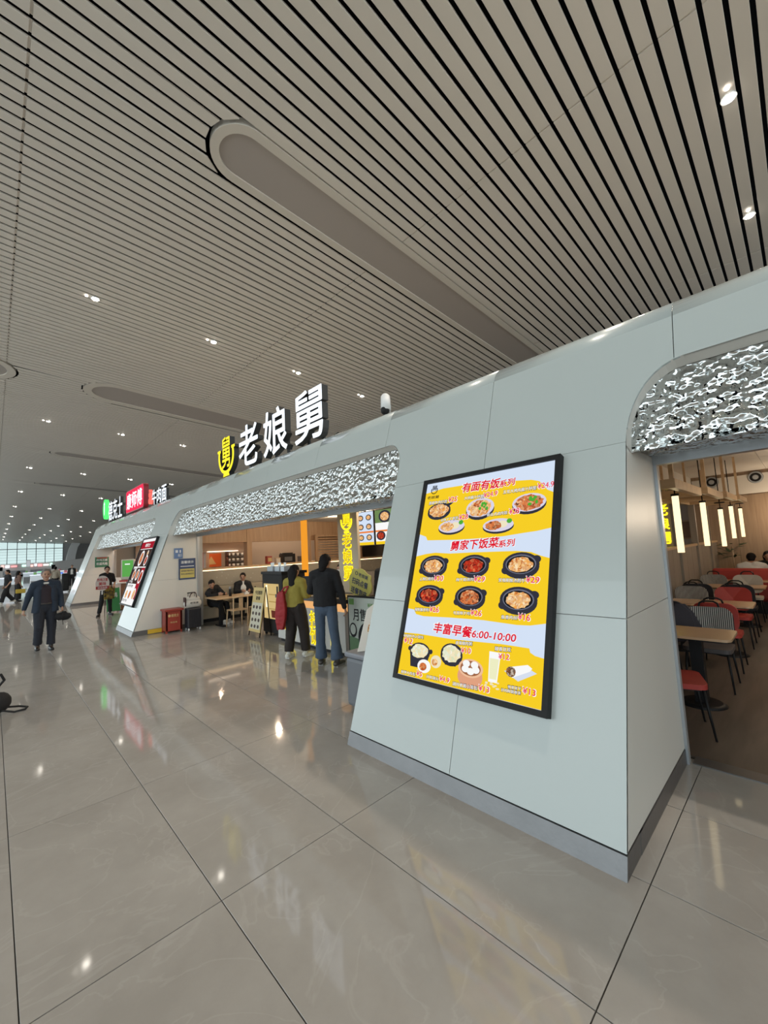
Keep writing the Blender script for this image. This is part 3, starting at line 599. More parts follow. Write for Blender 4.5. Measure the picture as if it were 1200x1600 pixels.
E_r = emi('screen_red', (.74, .01, .03), 1.0); E_p = emi('screen_price_red', (.80, .03, .10), 1.0); E_k = emi('screen_black', (.012, .012, .015), 1.0); E_bl = emi('screen_bowl', (.035, .035, .05), 1.0); E_rim = emi('screen_bowl_rim', (.16, .17, .23), 1.0)
E_g = emi('screen_green', (.08, .42, .04), 1.0); E_lil = emi('screen_lilac', (.70, .66, .80), 1.0); E_cream = emi('screen_cream', (.86, .78, .55), 1.0)
F1 = foodmat('food_braised', [(.25, .03, .01), (.8, .25, .08), (.45, .08, .02), (.9, .5, .25), (.12, .02, .01)], 55)
F2 = foodmat('food_golden', [(.85, .35, .06), (.95, .6, .25), (.55, .15, .02), (.98, .8, .5), (.6, .2, .05)], 60)
F3 = foodmat('food_red', [(.35, .02, .01), (.65, .05, .02), (.15, .01, .01), (.8, .2, .08)], 50)
F4 = foodmat('food_white_soup', [(.85, .85, .7), (.9, .75, .45), (.7, .75, .5), (.95, .95, .9)], 45)
dx, dy = -.058, 0
S = lambda pts: [(max(.042, min(1.371, u + dx)), v) for u, v in pts]
MB().prism(rect(.04, .04, 1.373, 1.885), fr, .04, .044).build('pale_background', E_bg, t)
def band(top, bot, nm):
    tp = [(.042, top[0][1])] + S(top) + [(1.371, top[-1][1])]; bt = [(1.371, bot[0][1])] + S(bot) + [(.042, bot[-1][1])]
    MB().prism((tp + bt)[::-1], fr, .044, .046).build(nm, E_y, t)
band(Y1[0], Y1[1], 'yellow_field'); band(Y2[0], Y2[1], 'yellow_field'); band(Y3, [(1.43, .042), (.09, .042)], 'yellow_field')
def bowl(u, v, ru, rv, food, style='b', L=.046, par=None, fr=fr, seed=0):
    R = random.Random(seed); a = MB()
    if style == 'b':
        for s in (-1, 1):
            cx, cy = u + s * ru * .80, v + s * rv * .42
            a.prism(ell(cx, cy, ru * .24, rv * .30, 14), fr, L, L + .001)
        a.prism(ell(u, v - rv * .12, ru * .98, rv * .92), fr, L, L + .002); a.prism(ell(u, v + rv * .05, ru * .98, rv * .92), fr, L, L + .003); a.build('dish_bowl', E_bl, par); par = MB.last
        MB().prism(ell(u, v + rv * .05, ru * .82, rv * .74), fr, L + .003, L + .004).build('bowl_rim', E_rim, par)
        MB().prism(ell(u, v + rv * .03, ru * .76, rv * .66), fr, L + .004, L + .005).build('bowl_inside', E_k, par); k = .64
    elif style in ('w', 'o', 'd', 'c', 'p'):
        a.prism(ell(u, v - rv * .15, ru * .95, rv * .9), fr, L, L + .002)
        if style == 'd': a.prism([(u + ru * .6, v + rv * .2), (u + ru * 1.15, v + rv * .8), (u + ru * .5, v + rv * .7)], fr, L, L + .002)
        if style == 'p':
            for s in (-1, 1): a.prism(ell(u + s * ru, v + .01, .02, .02, 10), fr, L, L + .002)
            a.prism([(u - ru * .95, v), (u - ru * .7, v - rv * 1.7), (u + ru * .7, v - rv * 1.7), (u + ru * .95, v)], fr, L, L + .002)
        if style == 'c': a.prism([(u - ru * .95, v), (u - ru * .45, v - rv * 1.0), (u + ru * .45, v - rv * 1.0), (u + ru * .95, v)], fr, L, L + .002)
        a.build('dish_bowl', E_bl, par); par = MB.last; MB().prism(ell(u, v + rv * .04, ru * .94, rv * .84), fr, L + .003, L + .004).build('bowl_rim', E_lil if style in 'wo' else E_bl, par); k = .8
    n = 26; pts = []
    for i in range(n):
        an = 2 * pi * i / n; q = k * (1 + R.uniform(-.10, .08)); pts.append((u + ru * q * cos(an), v + rv * q * .92 * sin(an)))
    if style == 'o':
        MB().prism([(u + (p[0] - u) * .62 - ru * .28, v + (p[1] - v) * .8) for p in pts], fr, L + .005, L + .0065).build('dish_food', food, par)
        MB().prism(ell(u + ru * .28, v + rv * .1, ru * .3, rv * .45, 14), fr, L + .005, L + .006).build('rice', E_cream, par)
        MB().prism(ell(u + ru * .68, v + rv * .45, ru * .16, rv * .3, 10), fr, L + .005, L + .0065).build('greens', E_g, par)
    else: MB().prism(pts, fr, L + .005, L + .0065).build('dish_food', food, par)
    if style == 'w':
        g = MB()
        for q in range(7): g.prism(ell(u + ru * (.2 + R.uniform(-.2, .3)), v + rv * (.1 + R.uniform(-.3, .35)), ru * R.uniform(.06, .12), rv * R.uniform(.10, .2), 7), fr, L + .007, L + .008 + q * .0001)
        g.build('greens', E_g, par); MB().prism([(u - ru * .5, v + rv * .25), (u - ru * .05, v + rv * .05), (u + ru * .1, v + rv * .65), (u - ru * .25, v + rv * .7)], fr, L + .0067, L + .0075).build('meat_slices', F1, par)
    return
foods = [F2, F3, F2, F3, F1, F2, F2, F2, F1, F2, F1, F4, F4]
for i, (k, u, v, ru, rv) in enumerate(BE):
    u -= .058
    if k in 'bdwopc': bowl(u, v, ru, rv, foods[i], k, par=t, seed=i)
    elif k == 's':
        MB().prism(ell(u, v - .04, ru, rv * .95), fr, .047, .049).build('steamer_side', emi('screen_salmon', (.75, .36, .22), 1), t)
        MB().prism(ell(u, v + .02, ru, rv * .75), fr, .049, .05).build('steamer_rim', emi('screen_salmon2', (.86, .52, .33), 1), t)
        MB().prism(ell(u, v + .02, ru * .82, rv * .6), fr, .05, .051).build('steamer_inside', emi('screen_brown', (.35, .13, .06), 1), t)
        for a, b in ((-.04, .03), (.035, .03), (-.045, -.01), (.005, -.022), (.05, -.005)): MB().prism(ell(u + a, v + .02 + b, .034, .026, 12), fr, .051, .052).build('bun', E_wh, t)
    elif k == 'bun':
        MB().prism(ell(u, v, ru * .8, rv), fr, .053, .055).build('bun', E_cream if u > .4 else E_wh, t); MB().prism(ell(u - .01, v - .005, ru * .45, rv * .6, 12), fr, .055, .056).build('filling', F1 if u < .4 else F2, t)
    elif k == 'g':
        MB().prism([(u - ru * .75, v - rv), (u + ru * .75, v - rv), (u + ru, v + rv), (u - ru, v + rv)], fr, .047, .049).build('milk_glass', E_wh, t)
        MB().prism([(u - ru * .6, v - rv * .8), (u + ru * .6, v - rv * .8), (u + ru * .8, v + rv * .55), (u - ru * .8, v + rv * .55)], fr, .049, .05).build('soy_milk', emi('screen_milk', (.85, .85, .55), 1), t)
    elif k == 'wrap':
        MB().prism([(u - ru, v - rv * .3), (u - .01, v - rv * 1.25), (u + ru * 1.0, v + rv * .1), (u + ru * .3, v + rv * .7)], fr, .047, .048).build('napkin', emi('screen_napkin', (.68, .74, .86), 1), t)
        MB().prism([(u - ru * .75, v - rv * .35), (u - ru * .45, v - rv * .95), (u + ru * .6, v + rv * .2), (u + ru * .72, v + rv * .6), (u + ru * .45, v + rv * .95), (u - ru * .5, v + rv * .4)], fr, .049, .051).build('wrap', E_wh, t)
        MB().prism(ell(u - ru * .55, v - rv * .25, .038, .036, 14), fr, .052, .053).build('wrap_filling', foodmat('food_dark', [(.1, .03, .01), (.6, .5, .4), (.05, .02, .01), (.3, .12, .05)], 70), t)
    elif k == 'n':
        for a in range(14): MB().prism(ell(u + rnd.uniform(-.06, .06), v + rnd.uniform(-.03, .03), .012, .006, 8), fr, .047, .048).build('soy_bean', E_cream, t)
for q in ((.115, 1.785, .040, .05),): MB().prism(ring_pts(.145, 1.805, .034, .042, radians(150), radians(390)), fr, .046, .0475).build('logo_bowl', E_k, t)
for s, u0, v0, u1, v1, h, c in BT:
    u0 -= .058; u1 -= .058; w = math.hypot(u1 - u0, v1 - v0); an = math.atan2(v1 - v0, u1 - u0)
    if c in 'rp':
        b_ = .055 if c == 'r' else .03
        text(MB(), s, fr, u0 - .004, v0 - .003, w + .008, h + .006, .0535, b_ + .055, ang=an).build('lettering_outline', E_wh, t)
        text(MB(), s, fr, u0, v0, w, h, .0555, b_, ang=an, shear=.12 if c == 'r' else 0).build('lettering', E_r if c == 'r' else E_p, MB.last)
    elif c == 'w':
        text(MB(), s, fr, u0 - .003, v0 - .003, w + .006, h + .006, .0535, .07, ang=an).build('lettering_outline', E_k, t)
        text(MB(), s, fr, u0, v0, w, h, .0555, .02, ang=an).build('lettering', E_wh, MB.last)
    else: text(MB(), s, fr, u0, v0, w, h, .05, .03, ang=an).build('lettering', E_k, t)
# second board on the far pier
t, fr = board('menu_lightbox', 'narrow-looking lit menu board with a dark red header on the middle pier', 13.57, .62, 1.40, 1.925)
E_dr = emi('screen_dark_red', (.38, .015, .03), 1); E_dk = emi('screen_dark_brown', (.06, .035, .03), 1)
MB().prism(rect(.04, .04, 1.36, 1.885), fr, .04, .044).build('white_background', E_wh, t)
MB().prism(rect(.05, 1.60, 1.35, 1.80), fr, .044, .046).build('red_header', E_dr, t); text(MB(), '德克士', fr, .45, 1.65, .5, .10, .047, .05).build('lettering', E_wh, t)
MB().prism(rect(.05, 1.08, 1.35, 1.58), fr, .044, .046).build('dark_photo', E_dk, t); MB().prism(rect(.05, .60, 1.35, 1.05), fr, .044, .046).build('dark_photo', E_dk, t); MB().prism(rect(.95, .2, 1.35, 1.05), fr, .046, .047).build('red_column', E_dr, t)
for i, (u, v, r, f) in enumerate(((.5, 1.32, .23, F1), (1.05, 1.25, .15, F3), (1.0, 1.46, .08, F2), (.35, .85, .16, F1), (.72, .85, .16, F1), (1.12, .80, .19, F3), (.3, .3, .15, F2), (.65, .3, .15, F1), (1.05, .32, .17, F2))):
    MB().prism(ell(u, v, r * .85, r), fr, .048, .049).build('plate', E_wh, t); MB().prism(ell(u, v, r * .62, r * .74, 14), fr, .049, .051).build('dish_food', f, MB.last)
for i, (s, u, v, w) in enumerate((('招牌套餐', .1, 1.0, .4), ('人气单品', .1, .62, .4), ('全场特惠', .1, .50, .6), ('现在开抢', .1, .1, .5))): text(MB(), s, fr, u, v, w, .07, .052, .03).build('lettering', E_wh if i < 2 else E_dk, t)

# ------------------------------------------------------------------ notices on the pier sides
def plate(name, label, cat, y, x, z, w, h, col, texts, th=.015):
    t = empty(name, label, cat, (x, y, z)); fr = Fr((0, 0, 0), (1, 0, 0), (0, 0, 1))
    MB().prism(rect(0, 0, w, h), fr, 0, th).build('panel', mat('plate_' + label[:18], col, .4), t)
    for (s, u, v, ww, hh, c, b) in texts:
        m = mat('ink_%s' % str(c), c, .5)
        if s is None: MB().prism(rect(u, v, u + ww, v + hh), fr, th, th + .003).build('colour_field', m, t)
        else: text(MB(), s, fr, u, v, ww, hh, th + .005, b).build('lettering', m, t)
    return t
WH = (.75, .78, .8)
plate('wall_notice', 'small blue square notice on the cream side of the middle pier', 'notice', 11.494, 3.42, 1.83, .21, .27, (.13, .22, .42), [('出口', .09, .05, .09, .07, WH, .03), (None, .03, .15, .06, .07, WH, 0), ('1', .13, .15, .03, .07, WH, .03)])
plate('wall_notice', 'navy and yellow notice below the small blue one, above the suitcase', 'notice', 11.494, 3.53, 1.27, .42, .55, (.05, .08, .17), [(None, .03, .04, .36, .24, (.62, .52, .16), 0), ('温馨提示', .05, .42, .32, .07, WH, .04), (None, .04, .335, .34, .02, WH, 0), ('请照看好随身物品', .05, .20, .32, .05, (.08, .08, .12), .02), ('请勿占座谢谢合作', .05, .12, .32, .05, (.08, .08, .12), .02)])
plate('wall_notice', 'small green sign with white characters on the farthest pier', 'notice', 22.294, 3.33, 1.62, .52, .46, (.03, .17, .09), [('炸鸡汉堡', .05, .28, .42, .09, WH, .04), ('欢迎光临', .05, .10, .42, .12, WH, .04), (None, .06, .40, .4, .04, (.6, .08, .06), 0)])
t = plate('yellow_base_strip', 'small yellow strip at the foot of the middle pier beside the red bin', 'base_strip', 11.47, 2.80, .015, .36, .10, (.75, .48, .04), [])  # plain yellow strip, one even colour, low on the jamb

# ------------------------------------------------------------------ objects standing on the concourse
def boxy(parent, name, a, b, m, bev=.0):
    me = MB().box(a, b)
    o = me.build(name, m, parent)
    if bev: md = o.modifiers.new('b', 'BEVEL'); md.width = bev; md.segments = 2
    return o
t = empty('red_bin', 'short red box bin with gold lettering beside the middle pier', 'bin', (3.30, 11.28, 0)); MR = mat('bin_red', (.33, .045, .03), .4)
boxy(t, 'body', (-.19, -.17, .05), (.19, .17, .53), MR, .008); boxy(t, 'lid', (-.22, -.2, .53), (.22, .19, .58), MR, .01)
for sx in (-1, 1):
    for sy in (-1, 1): boxy(t, 'leg', (sx * .17 - .02, sy * .15 - .02, 0), (sx * .17 + .02, sy * .15 + .02, .56), MR)
fb = Fr((-.19, -.171, .05), (1, 0, 0), (0, 0, 1)); MG = mat('gold_ink', (.62, .45, .2), .5)
text(MB(), '德克士', fb, .12, .34, .18, .07, .004, .04).build('lettering', MG, t); text(MB(), '保温箱', fb, .10, .19, .16, .04, .004, .02).build('lettering', MG, t)
MB().prism(ell(.08, .375, .03, .035, 14), fb, 0, .004).build('round_mark', MG, t)
t = empty('suitcase', 'black upright suitcase with a raised handle, standing by the shutter guide', 'suitcase', (3.74, 11.08, 0), rz=.05); MS = mat('suitcase_black', (.02, .021, .028), .45)
boxy(t, 'shell', (-.17, -.12, .06), (.17, .12, .56), MS, .03)
for k in range(5): boxy(t, 'rib', (-.15 + k * .065, -.126, .1), (-.13 + k * .065, -.118, .52), MS)
for sx in (-1, 1):
    for sy in (-1, 1): MB().cyl((sx * .14 - .012, sy * .09, .03), (sx * .14 + .012, sy * .09, .03), .03, n=12).build('wheel', M_white, t)
h = MB().cyl((-.08, .1, .5), (-.08, .1, .92), .009).cyl((.08, .1, .5), (.08, .1, .92), .009).build('telescopic_handle', M_steel, t); MB().cap((-.09, .1, .93), (.09, .1, .93), .014).build('grip', M_black, h)
t = empty('shopping_bag', 'white shopping bag with dark trim lying on top of the black suitcase', 'bag', (3.72, 11.05, .565)); 
g = MB(); g.cap((-.13, 0, .10), (.13, 0, .10), .09, side=(0, 0, 1), fx=1.15, fy=.9); g.cap((-.14, 0, .22), (.13, 0, .2), .055, side=(0, 0, 1), fx=1.3, fy=.9); g.build('bag_body', mat('canvas_white', (.6, .58, .54), .8, bump=.4, bscale=14), t)
text(MB(), '老味道', Fr((-.09, -.101, .10), (1, 0, 0), (0, 0, 1)), 0, 0, .2, .05, .0, .03).build('lettering', M_blackm, t)
MB().tube([(-.1, -.03, .2), (-.06, -.03, .33), (.0, -.03, .38), (.07, -.03, .36), (.10, -.03, .22)], .011).build('strap', mat('strap_brown', (.05, .02, .02), .6), t); MB().box((-.2, -.07, .05), (-.175, .07, .27)).build('brown_side', mat('strap_brown', (.05, .02, .02), .6), t)
# grey bin behind the near pier, with a leaflet stand on it
t = empty('grey_bin', 'grey plastic bin just behind the near pier, mostly hidden', 'bin', (3.26, 3.60, 0))
boxy(t, 'body', (-.30, -.22, .06), (.30, .22, .60), mat('bin_grey', (.16, .17, .19), .5), .04); boxy(t, 'lid', (-.31, -.23, .60), (.31, .23, .66), mat('bin_lid', (.22, .23, .26), .45), .02)
for sx in (-1, 1): MB().cyl((sx * .25, -.17, .03), (sx * .25 + .03, -.17, .03), .03).build('wheel', M_black, t)
t = empty('leaflet_stand', 'white printed cardboard stand leaning on the grey bin behind the near pier', 'stand', (3.12, 3.60, .665), rz=-.5)
fr = Fr((-.12, 0, 0), (1, 0, 0), (.12, .25, 1)); MB().prism([(0, 0), (.36, 0), (.34, .46), (.18, .52), (.1, .46)], fr, -.01, .01).build('card', mat('card_white', (.75, .74, .7), .6), t)
MB().prism(ell(.2, .22, .09, .12), fr, .01, .013).build('dish_photo', foodmat('food_card', [(.5, .2, .05), (.8, .5, .2), (.2, .1, .03), (.9, .8, .6)], 40, lit=False), t)
t = empty('shoulder_bag', 'black bag with a looped strap on the floor at the left edge', 'bag', (-.02, 7.12, 0), rz=.3)
MB().cap((-.25, 0, .16), (.12, 0, .15), .15, .13, side=(0, 0, 1), fx=1, fy=.7).build('body', M_blackm, t); MB().tube([(.05, -.02, .28), (.16, -.04, .42), (.12, -.06, .5), (.0, -.05, .5)], .014).build('handle', M_blackm, t)
MB().tube([(.14, -.06, .06), (.24, -.12, .02), (.34, -.14, .02), (.38, -.1, .03), (.32, -.04, .05), (.2, -.03, .08)], .012).build('strap', M_blackm, t)

# ------------------------------------------------------------------ restaurant (middle opening)
intr = MB().box((4.07, 2.2, 2.9), (16.5, 22.3, 3.0)).box((4.2, -6.2, 3.42), (16.5, 2.2, 3.50)).box((4.2, 2.2, 2.9), (16.5, 2.25, 3.5)).build('ceiling_shop', M_ceilw); tag(intr, kind='structure')
# half wall with terrazzo face and glowing rim, header above, kitchen behind
kw = MB().box((4.06, 12.2, 0), (12.5, 12.36, 1.46)).build('wall_kitchen', M_cream); tag(kw, kind='structure')
M_terr = mat('terrazzo', (.27, .24, .19), .5)
nt = M_terr.node_tree; v = nt.nodes.new('ShaderNodeTexVoronoi'); v.inputs['Scale'].default_value = 9; g = nt.nodes.new('ShaderNodeNewGeometry'); r = nt.nodes.new('ShaderNodeValToRGB')
e = r.color_ramp.elements; e[0].color = (.50, .46, .38, 1); e[0].position = .12; e[1].color = (.36, .32, .25, 1); e[1].position = .2; nt.links.new(g.outputs['Position'], v.inputs['Vector']); nt.links.new(v.outputs['Distance'], r.inputs[0]); nt.links.new(r.outputs[0], nt.nodes['Principled BSDF'].inputs['Base Color'])
MB().box((4.07, 12.15, .98), (12.4, 12.2, 1.42)).build('terrazzo_face', M_terr, kw); MB().box((4.07, 12.08, 1.46), (12.4, 12.42, 1.50)).build('rim_board', M_woodl, kw)
MB().box((4.1, 12.165, 1.425), (12.3, 12.195, 1.445)).build('light_strip', emi('warm_strip', (1, .72, .42), 3.0), kw)
hd = MB().box((4.07, 12.2, 2.24), (12.5, 12.4, 2.9)).build('trim_1', M_wood); tag(hd, kind='structure')
for x, w in ((4.1, .06), (5.75, .16), (7.9, .22), (10.3, .2)): MB().box((x, 12.18, 1.5), (x + w, 12.42, 2.9)).build('wooden_post', M_wood, hd)
kb = MB().box((4.07, 15.6, 0), (12.5, 15.7, 2.9)).build('wall_kitchen_rear', mat('kitchen_tile', (.42, .36, .30), .3)); tag(kb, kind='structure')
t = empty('extractor_hood', 'warm lit cream hood hanging inside the kitchen behind the half wall', 'hood', (5.2, 13.5, 1.98)); boxy(t, 'body', (-.55, -.3, 0), (.95, .4, .34), mat('hood_cream', (.72, .60, .48), .5)); MB().box((-.3, -.32, .0), (.7, -.28, .02)).build('lamp', emi('hood_lamp', (1, .8, .6), 3), t)
t = empty('kitchen_poster', 'orange red poster inside the kitchen under the cream hood', 'poster', (5.55, 15.56, 1.45)); MB().box((0, 0, 0), (.75, .03, .5)).build('sheet', mat('poster_orange', (.7, .14, .03), .5), t); MB().prism([(.2, .1), (.55, .1), (.37, .4)], Fr((0, -.002, 0), (1, 0, 0), (0, 0, 1)), 0, .004).build('mark', MG, t)
t = empty('kitchen_shelf', 'dark steel shelf with crockery at the back of the kitchen', 'shelf', (6.9, 15.3, 1.2))
for k in range(5): MB().box((-.5, -.15, k * .2), (.45, .15, k * .2 + .03)).build('shelf_board', M_steel, t)
for s in (-.5, .42): MB().box((s, -.15, -1.2), (s + .03, .15, 1.0)).build('upright', M_steel, t)
for k in range(4):
    for j in range(5):
        o = MB().cyl((7.0 - .45 + j * .17 - .1, 15.2, 1.231 + k * .2), (7.0 - .45 + j * .17 - .1, 15.2, 1.33 + k * .2), .035, .055, n=10).build('bowl', M_white); tag(o, 'small white bowl on the kitchen shelf, %s board, %s from the left' % (('lowest', 'second', 'third', 'fourth')[k], ('first', 'second', 'third', 'fourth', 'fifth')[j]), 'bowl', 'white bowls on the kitchen shelf')
def cook_item(name, label, cat, x, y, z, parts):
    t = empty(name, label, cat, (x, y, z))
    for nm, a, b, m in parts: boxy(t, nm, a, b, m, .01)
cook_item('rice_warmer', 'black boxy warmer on the kitchen ledge behind the fridge', 'appliance', 7.45, 12.75, 1.5, (('body', (-.2, -.15, 0), (.28, .15, .3), M_black), ('lid', (-.18, -.13, .3), (.2, .13, .34), M_black), ('front_panel', (-.15, -.16, .05), (.15, -.15, .2), M_steel)))
lg = MB().box((4.07, 12.42, 1.40), (12.5, 13.0, 1.5)).build('trim_2', M_woodl); tag(lg, kind='structure')
cook_item('wire_basket', 'steel wire basket on the kitchen ledge', 'basket', 8.1, 12.7, 1.5, (('body', (-.16, -.12, 0), (.16, .12, .2), M_steel),))
cook_item('red_canister', 'red canister with gold label on the kitchen ledge', 'canister', 6.75, 12.7, 1.5, (('body', (-.09, -.08, 0), (.09, .08, .26), mat('bin_red', (.33, .045, .03), .4)), ('label_panel', (-.07, -.09, .07), (.07, -.08, .2), MG)))
cook_item('food_box', 'pale cardboard box on the kitchen ledge beside the red canister', 'box', 7.05, 12.66, 1.5, (('body', (-.08, -.08, 0), (.08, .08, .17), M_cream), ('lid', (-.09, -.09, .17), (.09, .09, .19), M_woodl)))
cook_item('red_menu_box', 'red lit panel at the left end of the kitchen opening', 'panel', 4.55, 13.2, 1.5, (('body', (-.2, -.03, 0), (.22, .03, .48), mat('panel_salmon', (.6, .16, .09), .5)), ('white_field', (-.12, -.035, .1), (.14, -.03, .38), M_cream)))
# slatted wooden screen and posts further right
t = empty('slatted_screen', 'wooden slatted screen above the half wall, left of the yellow vertical sign', 'screen', (8.75, 12.0, 1.5))
MB().box((-.55, 0, 0), (-.45, .08, .85)).build('stile', M_wood, t); MB().box((.9, 0, 0), (1.0, .08, .85)).build('stile', M_wood, t); MB().box((-.55, 0, .85), (1, .08, .93)).build('top_rail', M_wood, t)
for k in range(9): MB().box((-.45, .02, .04 + k * .09), (.9, .05, .09 + k * .09)).build('slat', M_wood, t)
wl = MB().box((7.9, 12.5, 2.3), (16, 12.6, 2.9)).build('wall_white_upper', mat('white_wall', (.7, .68, .64), .7)); tag(wl, kind='structure')
t = empty('orange_post', 'glowing orange square post rising from the counter behind the two customers', 'post', (5.22, 8.1, 0)); boxy(t, 'post', (-.05, -.06, .0), (.05, .06, 2.78), emi('orange_light', (.95, .36, .03), .95)); boxy(t, 'base', (-.08, -.09, 0), (.08, .09, .03), M_black); boxy(t, 'cap', (-.07, -.08, 2.78), (.07, .08, 2.89), M_black)
# back wall of the restaurant beyond the counter (wood slats and menu screens)
bw_ = MB().box((6.9, 2.2, 0), (7.0, 7.1, 2.9)).build('wall_service', M_woodw); tag(bw_, kind='structure')
for k in range(26):
    MB().box((6.86, 2.3 + k * .184, .95), (6.9, 2.38 + k * .184, 1.88)).build('slat', M_wood, bw_)
for i, (ya, lab) in enumerate(((7.72, 'left hanging menu screen with six small dishes, above the kitchen staff'), (7.04, 'second hanging menu screen with larger dish photos, beside the pier edge'), (6.36, 'menu screen mostly hidden by the near pier'))):
    t = empty('menu_screen', lab, 'menu screen', (6.5, ya, 1.9), group='hanging menu screens'); fr = FS(0, 0, 0)
    boxy(t, 'casing', (0, -.65, 0), (.05, 0, .84), M_black); boxy(t, 'hanger', (.02, -.35, .84), (.04, -.3, 1.0), M_black)
    MB().prism(rect(.02, .02, .63, .82), fr, .0, .004).build('screen', E_bg if i != 1 else E_wh, t); MB().prism(rect(.02, .02, .63, .09), fr, .004, .006).build('yellow_band', E_y, t); MB().prism(rect(.02, .31, .63, .35), fr, .004, .006).build('orange_band', emi('screen_orange', (.85, .22, .04), 1), t)
    if i == 1: MB().prism(rect(.02, .52, .63, .82), fr, .004, .005).build('green_field', emi('screen_dull_green', (.16, .25, .09), 1), t)
    for (u, v, r_) in (((.18, .68, .1), (.47, .68, .1), (.18, .46, .1), (.47, .46, .1), (.18, .2, .1), (.47, .2, .1)) if i != 1 else ((.35, .66, .2), (.2, .22, .15), (.5, .22, .1))):
        MB().prism(ell(u, v, r_, r_ * .72, 16), fr, .006, .009).build('dish_bowl', E_bl, t); MB().prism(ell(u, v, r_ * .72, r_ * .5, 12), fr, .009, .011).build('dish_food', (F1, F2, F3)[(i + int(u * 9)) % 3], t)
# vertical lit name board
t = empty('vertical_name_sign', 'tall narrow cream board with glowing yellow characters, behind the counter', 'sign', (5.3, 6.92, 0)); fr = FS(0, 0, 0)
boxy(t, 'board', (.0, -.64, .95), (.06, 0, 2.88), mat('board_cream', (.50, .43, .32), .6))
boxy(t, 'foot', (-.02, -.6, 0), (.08, -.04, .95), M_black)
YE = emi('neon_yellow', (1.0, .80, .02), 1.6)
def neon(ch, u, v, w, h, par, fr, n=.01, mdark=True):
    text(MB(), ch, fr, u - .012, v - .012, w + .024, h + .024, n, .055).build('glowing_character', YE, par)
    if mdark: text(MB(), ch, fr, u, v, w, h, n + .004, .0).build('character_core', emi('neon_core', (.62, .42, .01), 1), par)
for ch, v in (('老', 1.88), ('娘', 1.55), ('舅', 1.20)): neon(ch, .17, v, .28, .29, t, fr)
g = MB(); g.prism(ring_pts(.31, 2.42, .15, .19, radians(165), radians(375)), fr, .004, .012); g.prism(rect(.23, 2.17, .39, .22 + 2.0), fr, .004, .012); g.build('bowl_emblem', YE, t); neon('舅', .21, 2.33, .2, .26, t, fr)
# counter
t = empty('service_counter', 'service counter with glowing yellow characters and an orange light band, customers in front', 'counter', (4.38, 6.75, 0)); fr = FS(-.001, 1.15, 0)
boxy(t, 'plinth', (.05, -1.1, 0), (.7, 1.12, .07), M_black); boxy(t, 'front_panel', (0, -1.13, .07), (.7, 1.15, .76), mat('counter_white', (.55, .54, .52), .35))
boxy(t, 'light_band', (-.006, -1.13, .76), (.69, 1.15, .90), emi('orange_band_light', (1, .52, .2), .85)); boxy(t, 'counter_top', (-.04, -1.15, .90), (.74, 1.17, .97), mat('counter_dark', (.03, .022, .018), .25)); boxy(t, 'tray_inlay', (.08, -.9, .97), (.5, .7, .985), M_woodl)
for ch, u, v in (('家', .30, .42), ('常', .30, .11), ('捞', 1.22, .42), ('饭', 1.22, .11)): neon(ch, u, v, .38, .28, t, fr)
for k in range(6): MB().prism(rect(1.86, .12 + k * .08, 2.06, .19 + k * .08), fr, .002, .01).build('glowing_dash', YE, t)
def till(x, y, lab, rz):
    t = empty('till_screen', lab, 'till', (x, y, .99), rz=rz); boxy(t, 'base', (-.08, -.1, 0), (.08, .1, .02), M_black); boxy(t, 'stem', (-.015, -.02, .02), (.015, .02, .15), M_black); boxy(t, 'screen', (-.02, -.15, .13), (.01, .15, .35), M_black, .01); boxy(t, 'display', (.010, -.13, .15), (.012, .13, .33), emi('till_glow', (.6, .7, .8), .8))
till(4.62, 7.05, 'black till screen on the counter between the two customers', .3)
cook_item('card_stand', 'small white price card standing on the counter', 'card', 4.46, 7.30, .985, (('card', (-.01, -.06, 0), (.01, .06, .18), M_white), ('foot', (-.03, -.06, 0), (.03, .06, .01), M_black)))
cook_item('napkin_box', 'small dark box on the counter in front of the man in jeans', 'box', 4.52, 6.0, .985, (('body', (-.06, -.1, 0), (.06, .1, .09), M_black), ('paper', (-.02, -.04, .09), (.02, .04, .12), M_white)))
t = empty('counter_poster', 'green food poster in a black frame at the right end of the counter', 'poster', (4.44, 5.57, .02)); t.rotation_euler = (0, 0, .05); fr = FS(-.03, 0, 0)
boxy(t, 'frame', (-.03, -.86, .0), (.02, 0, 1.03), M_black); EP = mat('poster_pale', (.46, .50, .45), .4)
MB().prism(rect(.03, .03, .83, 1.0), fr, 0, .003).build('pale_field', EP, t); MB().prism([(.03, .03), (.83, .03), (.83, .42), (.4, .3), (.03, .36)], fr, .003, .005).build('green_field', mat('poster_green', (.10, .20, .09), .4), t)
text(MB(), '月售笋鲜', fr, .14, .62, .66, .2, .006, .03).build('lettering', M_blackm, t); text(MB(), '新鲜上市', fr, .5, .86, .28, .06, .006, .03).build('lettering', mat('ink_green', (.12, .3, .05), .5), t)
MB().prism(ell(.53, .36, .28, .27), fr, .006, .008).build('dish_bowl', M_black, t); MB().prism(ell(.53, .37, .21, .19, 18), fr, .008, .010).build('dish_food', foodmat('food_poster', [(.45, .2, .1), (.7, .5, .3), (.25, .35, .1), (.8, .65, .5)], 30, lit=False), t); MB().prism(ell(.13, .46, .09, .12), fr, .006, .008).build('side_bowl', M_black, t); MB().prism(ell(.13, .47, .065, .085), fr, .008, .01).build('side_dish', EP, t); MB().prism(rect(.05, .88, .17, .98), fr, .006, .008).build('corner_mark', mat('ink_green', (.12, .3, .05), .5), t)
t = empty('scan_sign', 'tilted olive yellow cut-out sign asking guests to scan, behind the green poster', 'sign', (4.63, 5.82, 1.06)); fr = Fr((0, 0, 0), (0, -1, -.28), (0, -.28, 1))
out = []
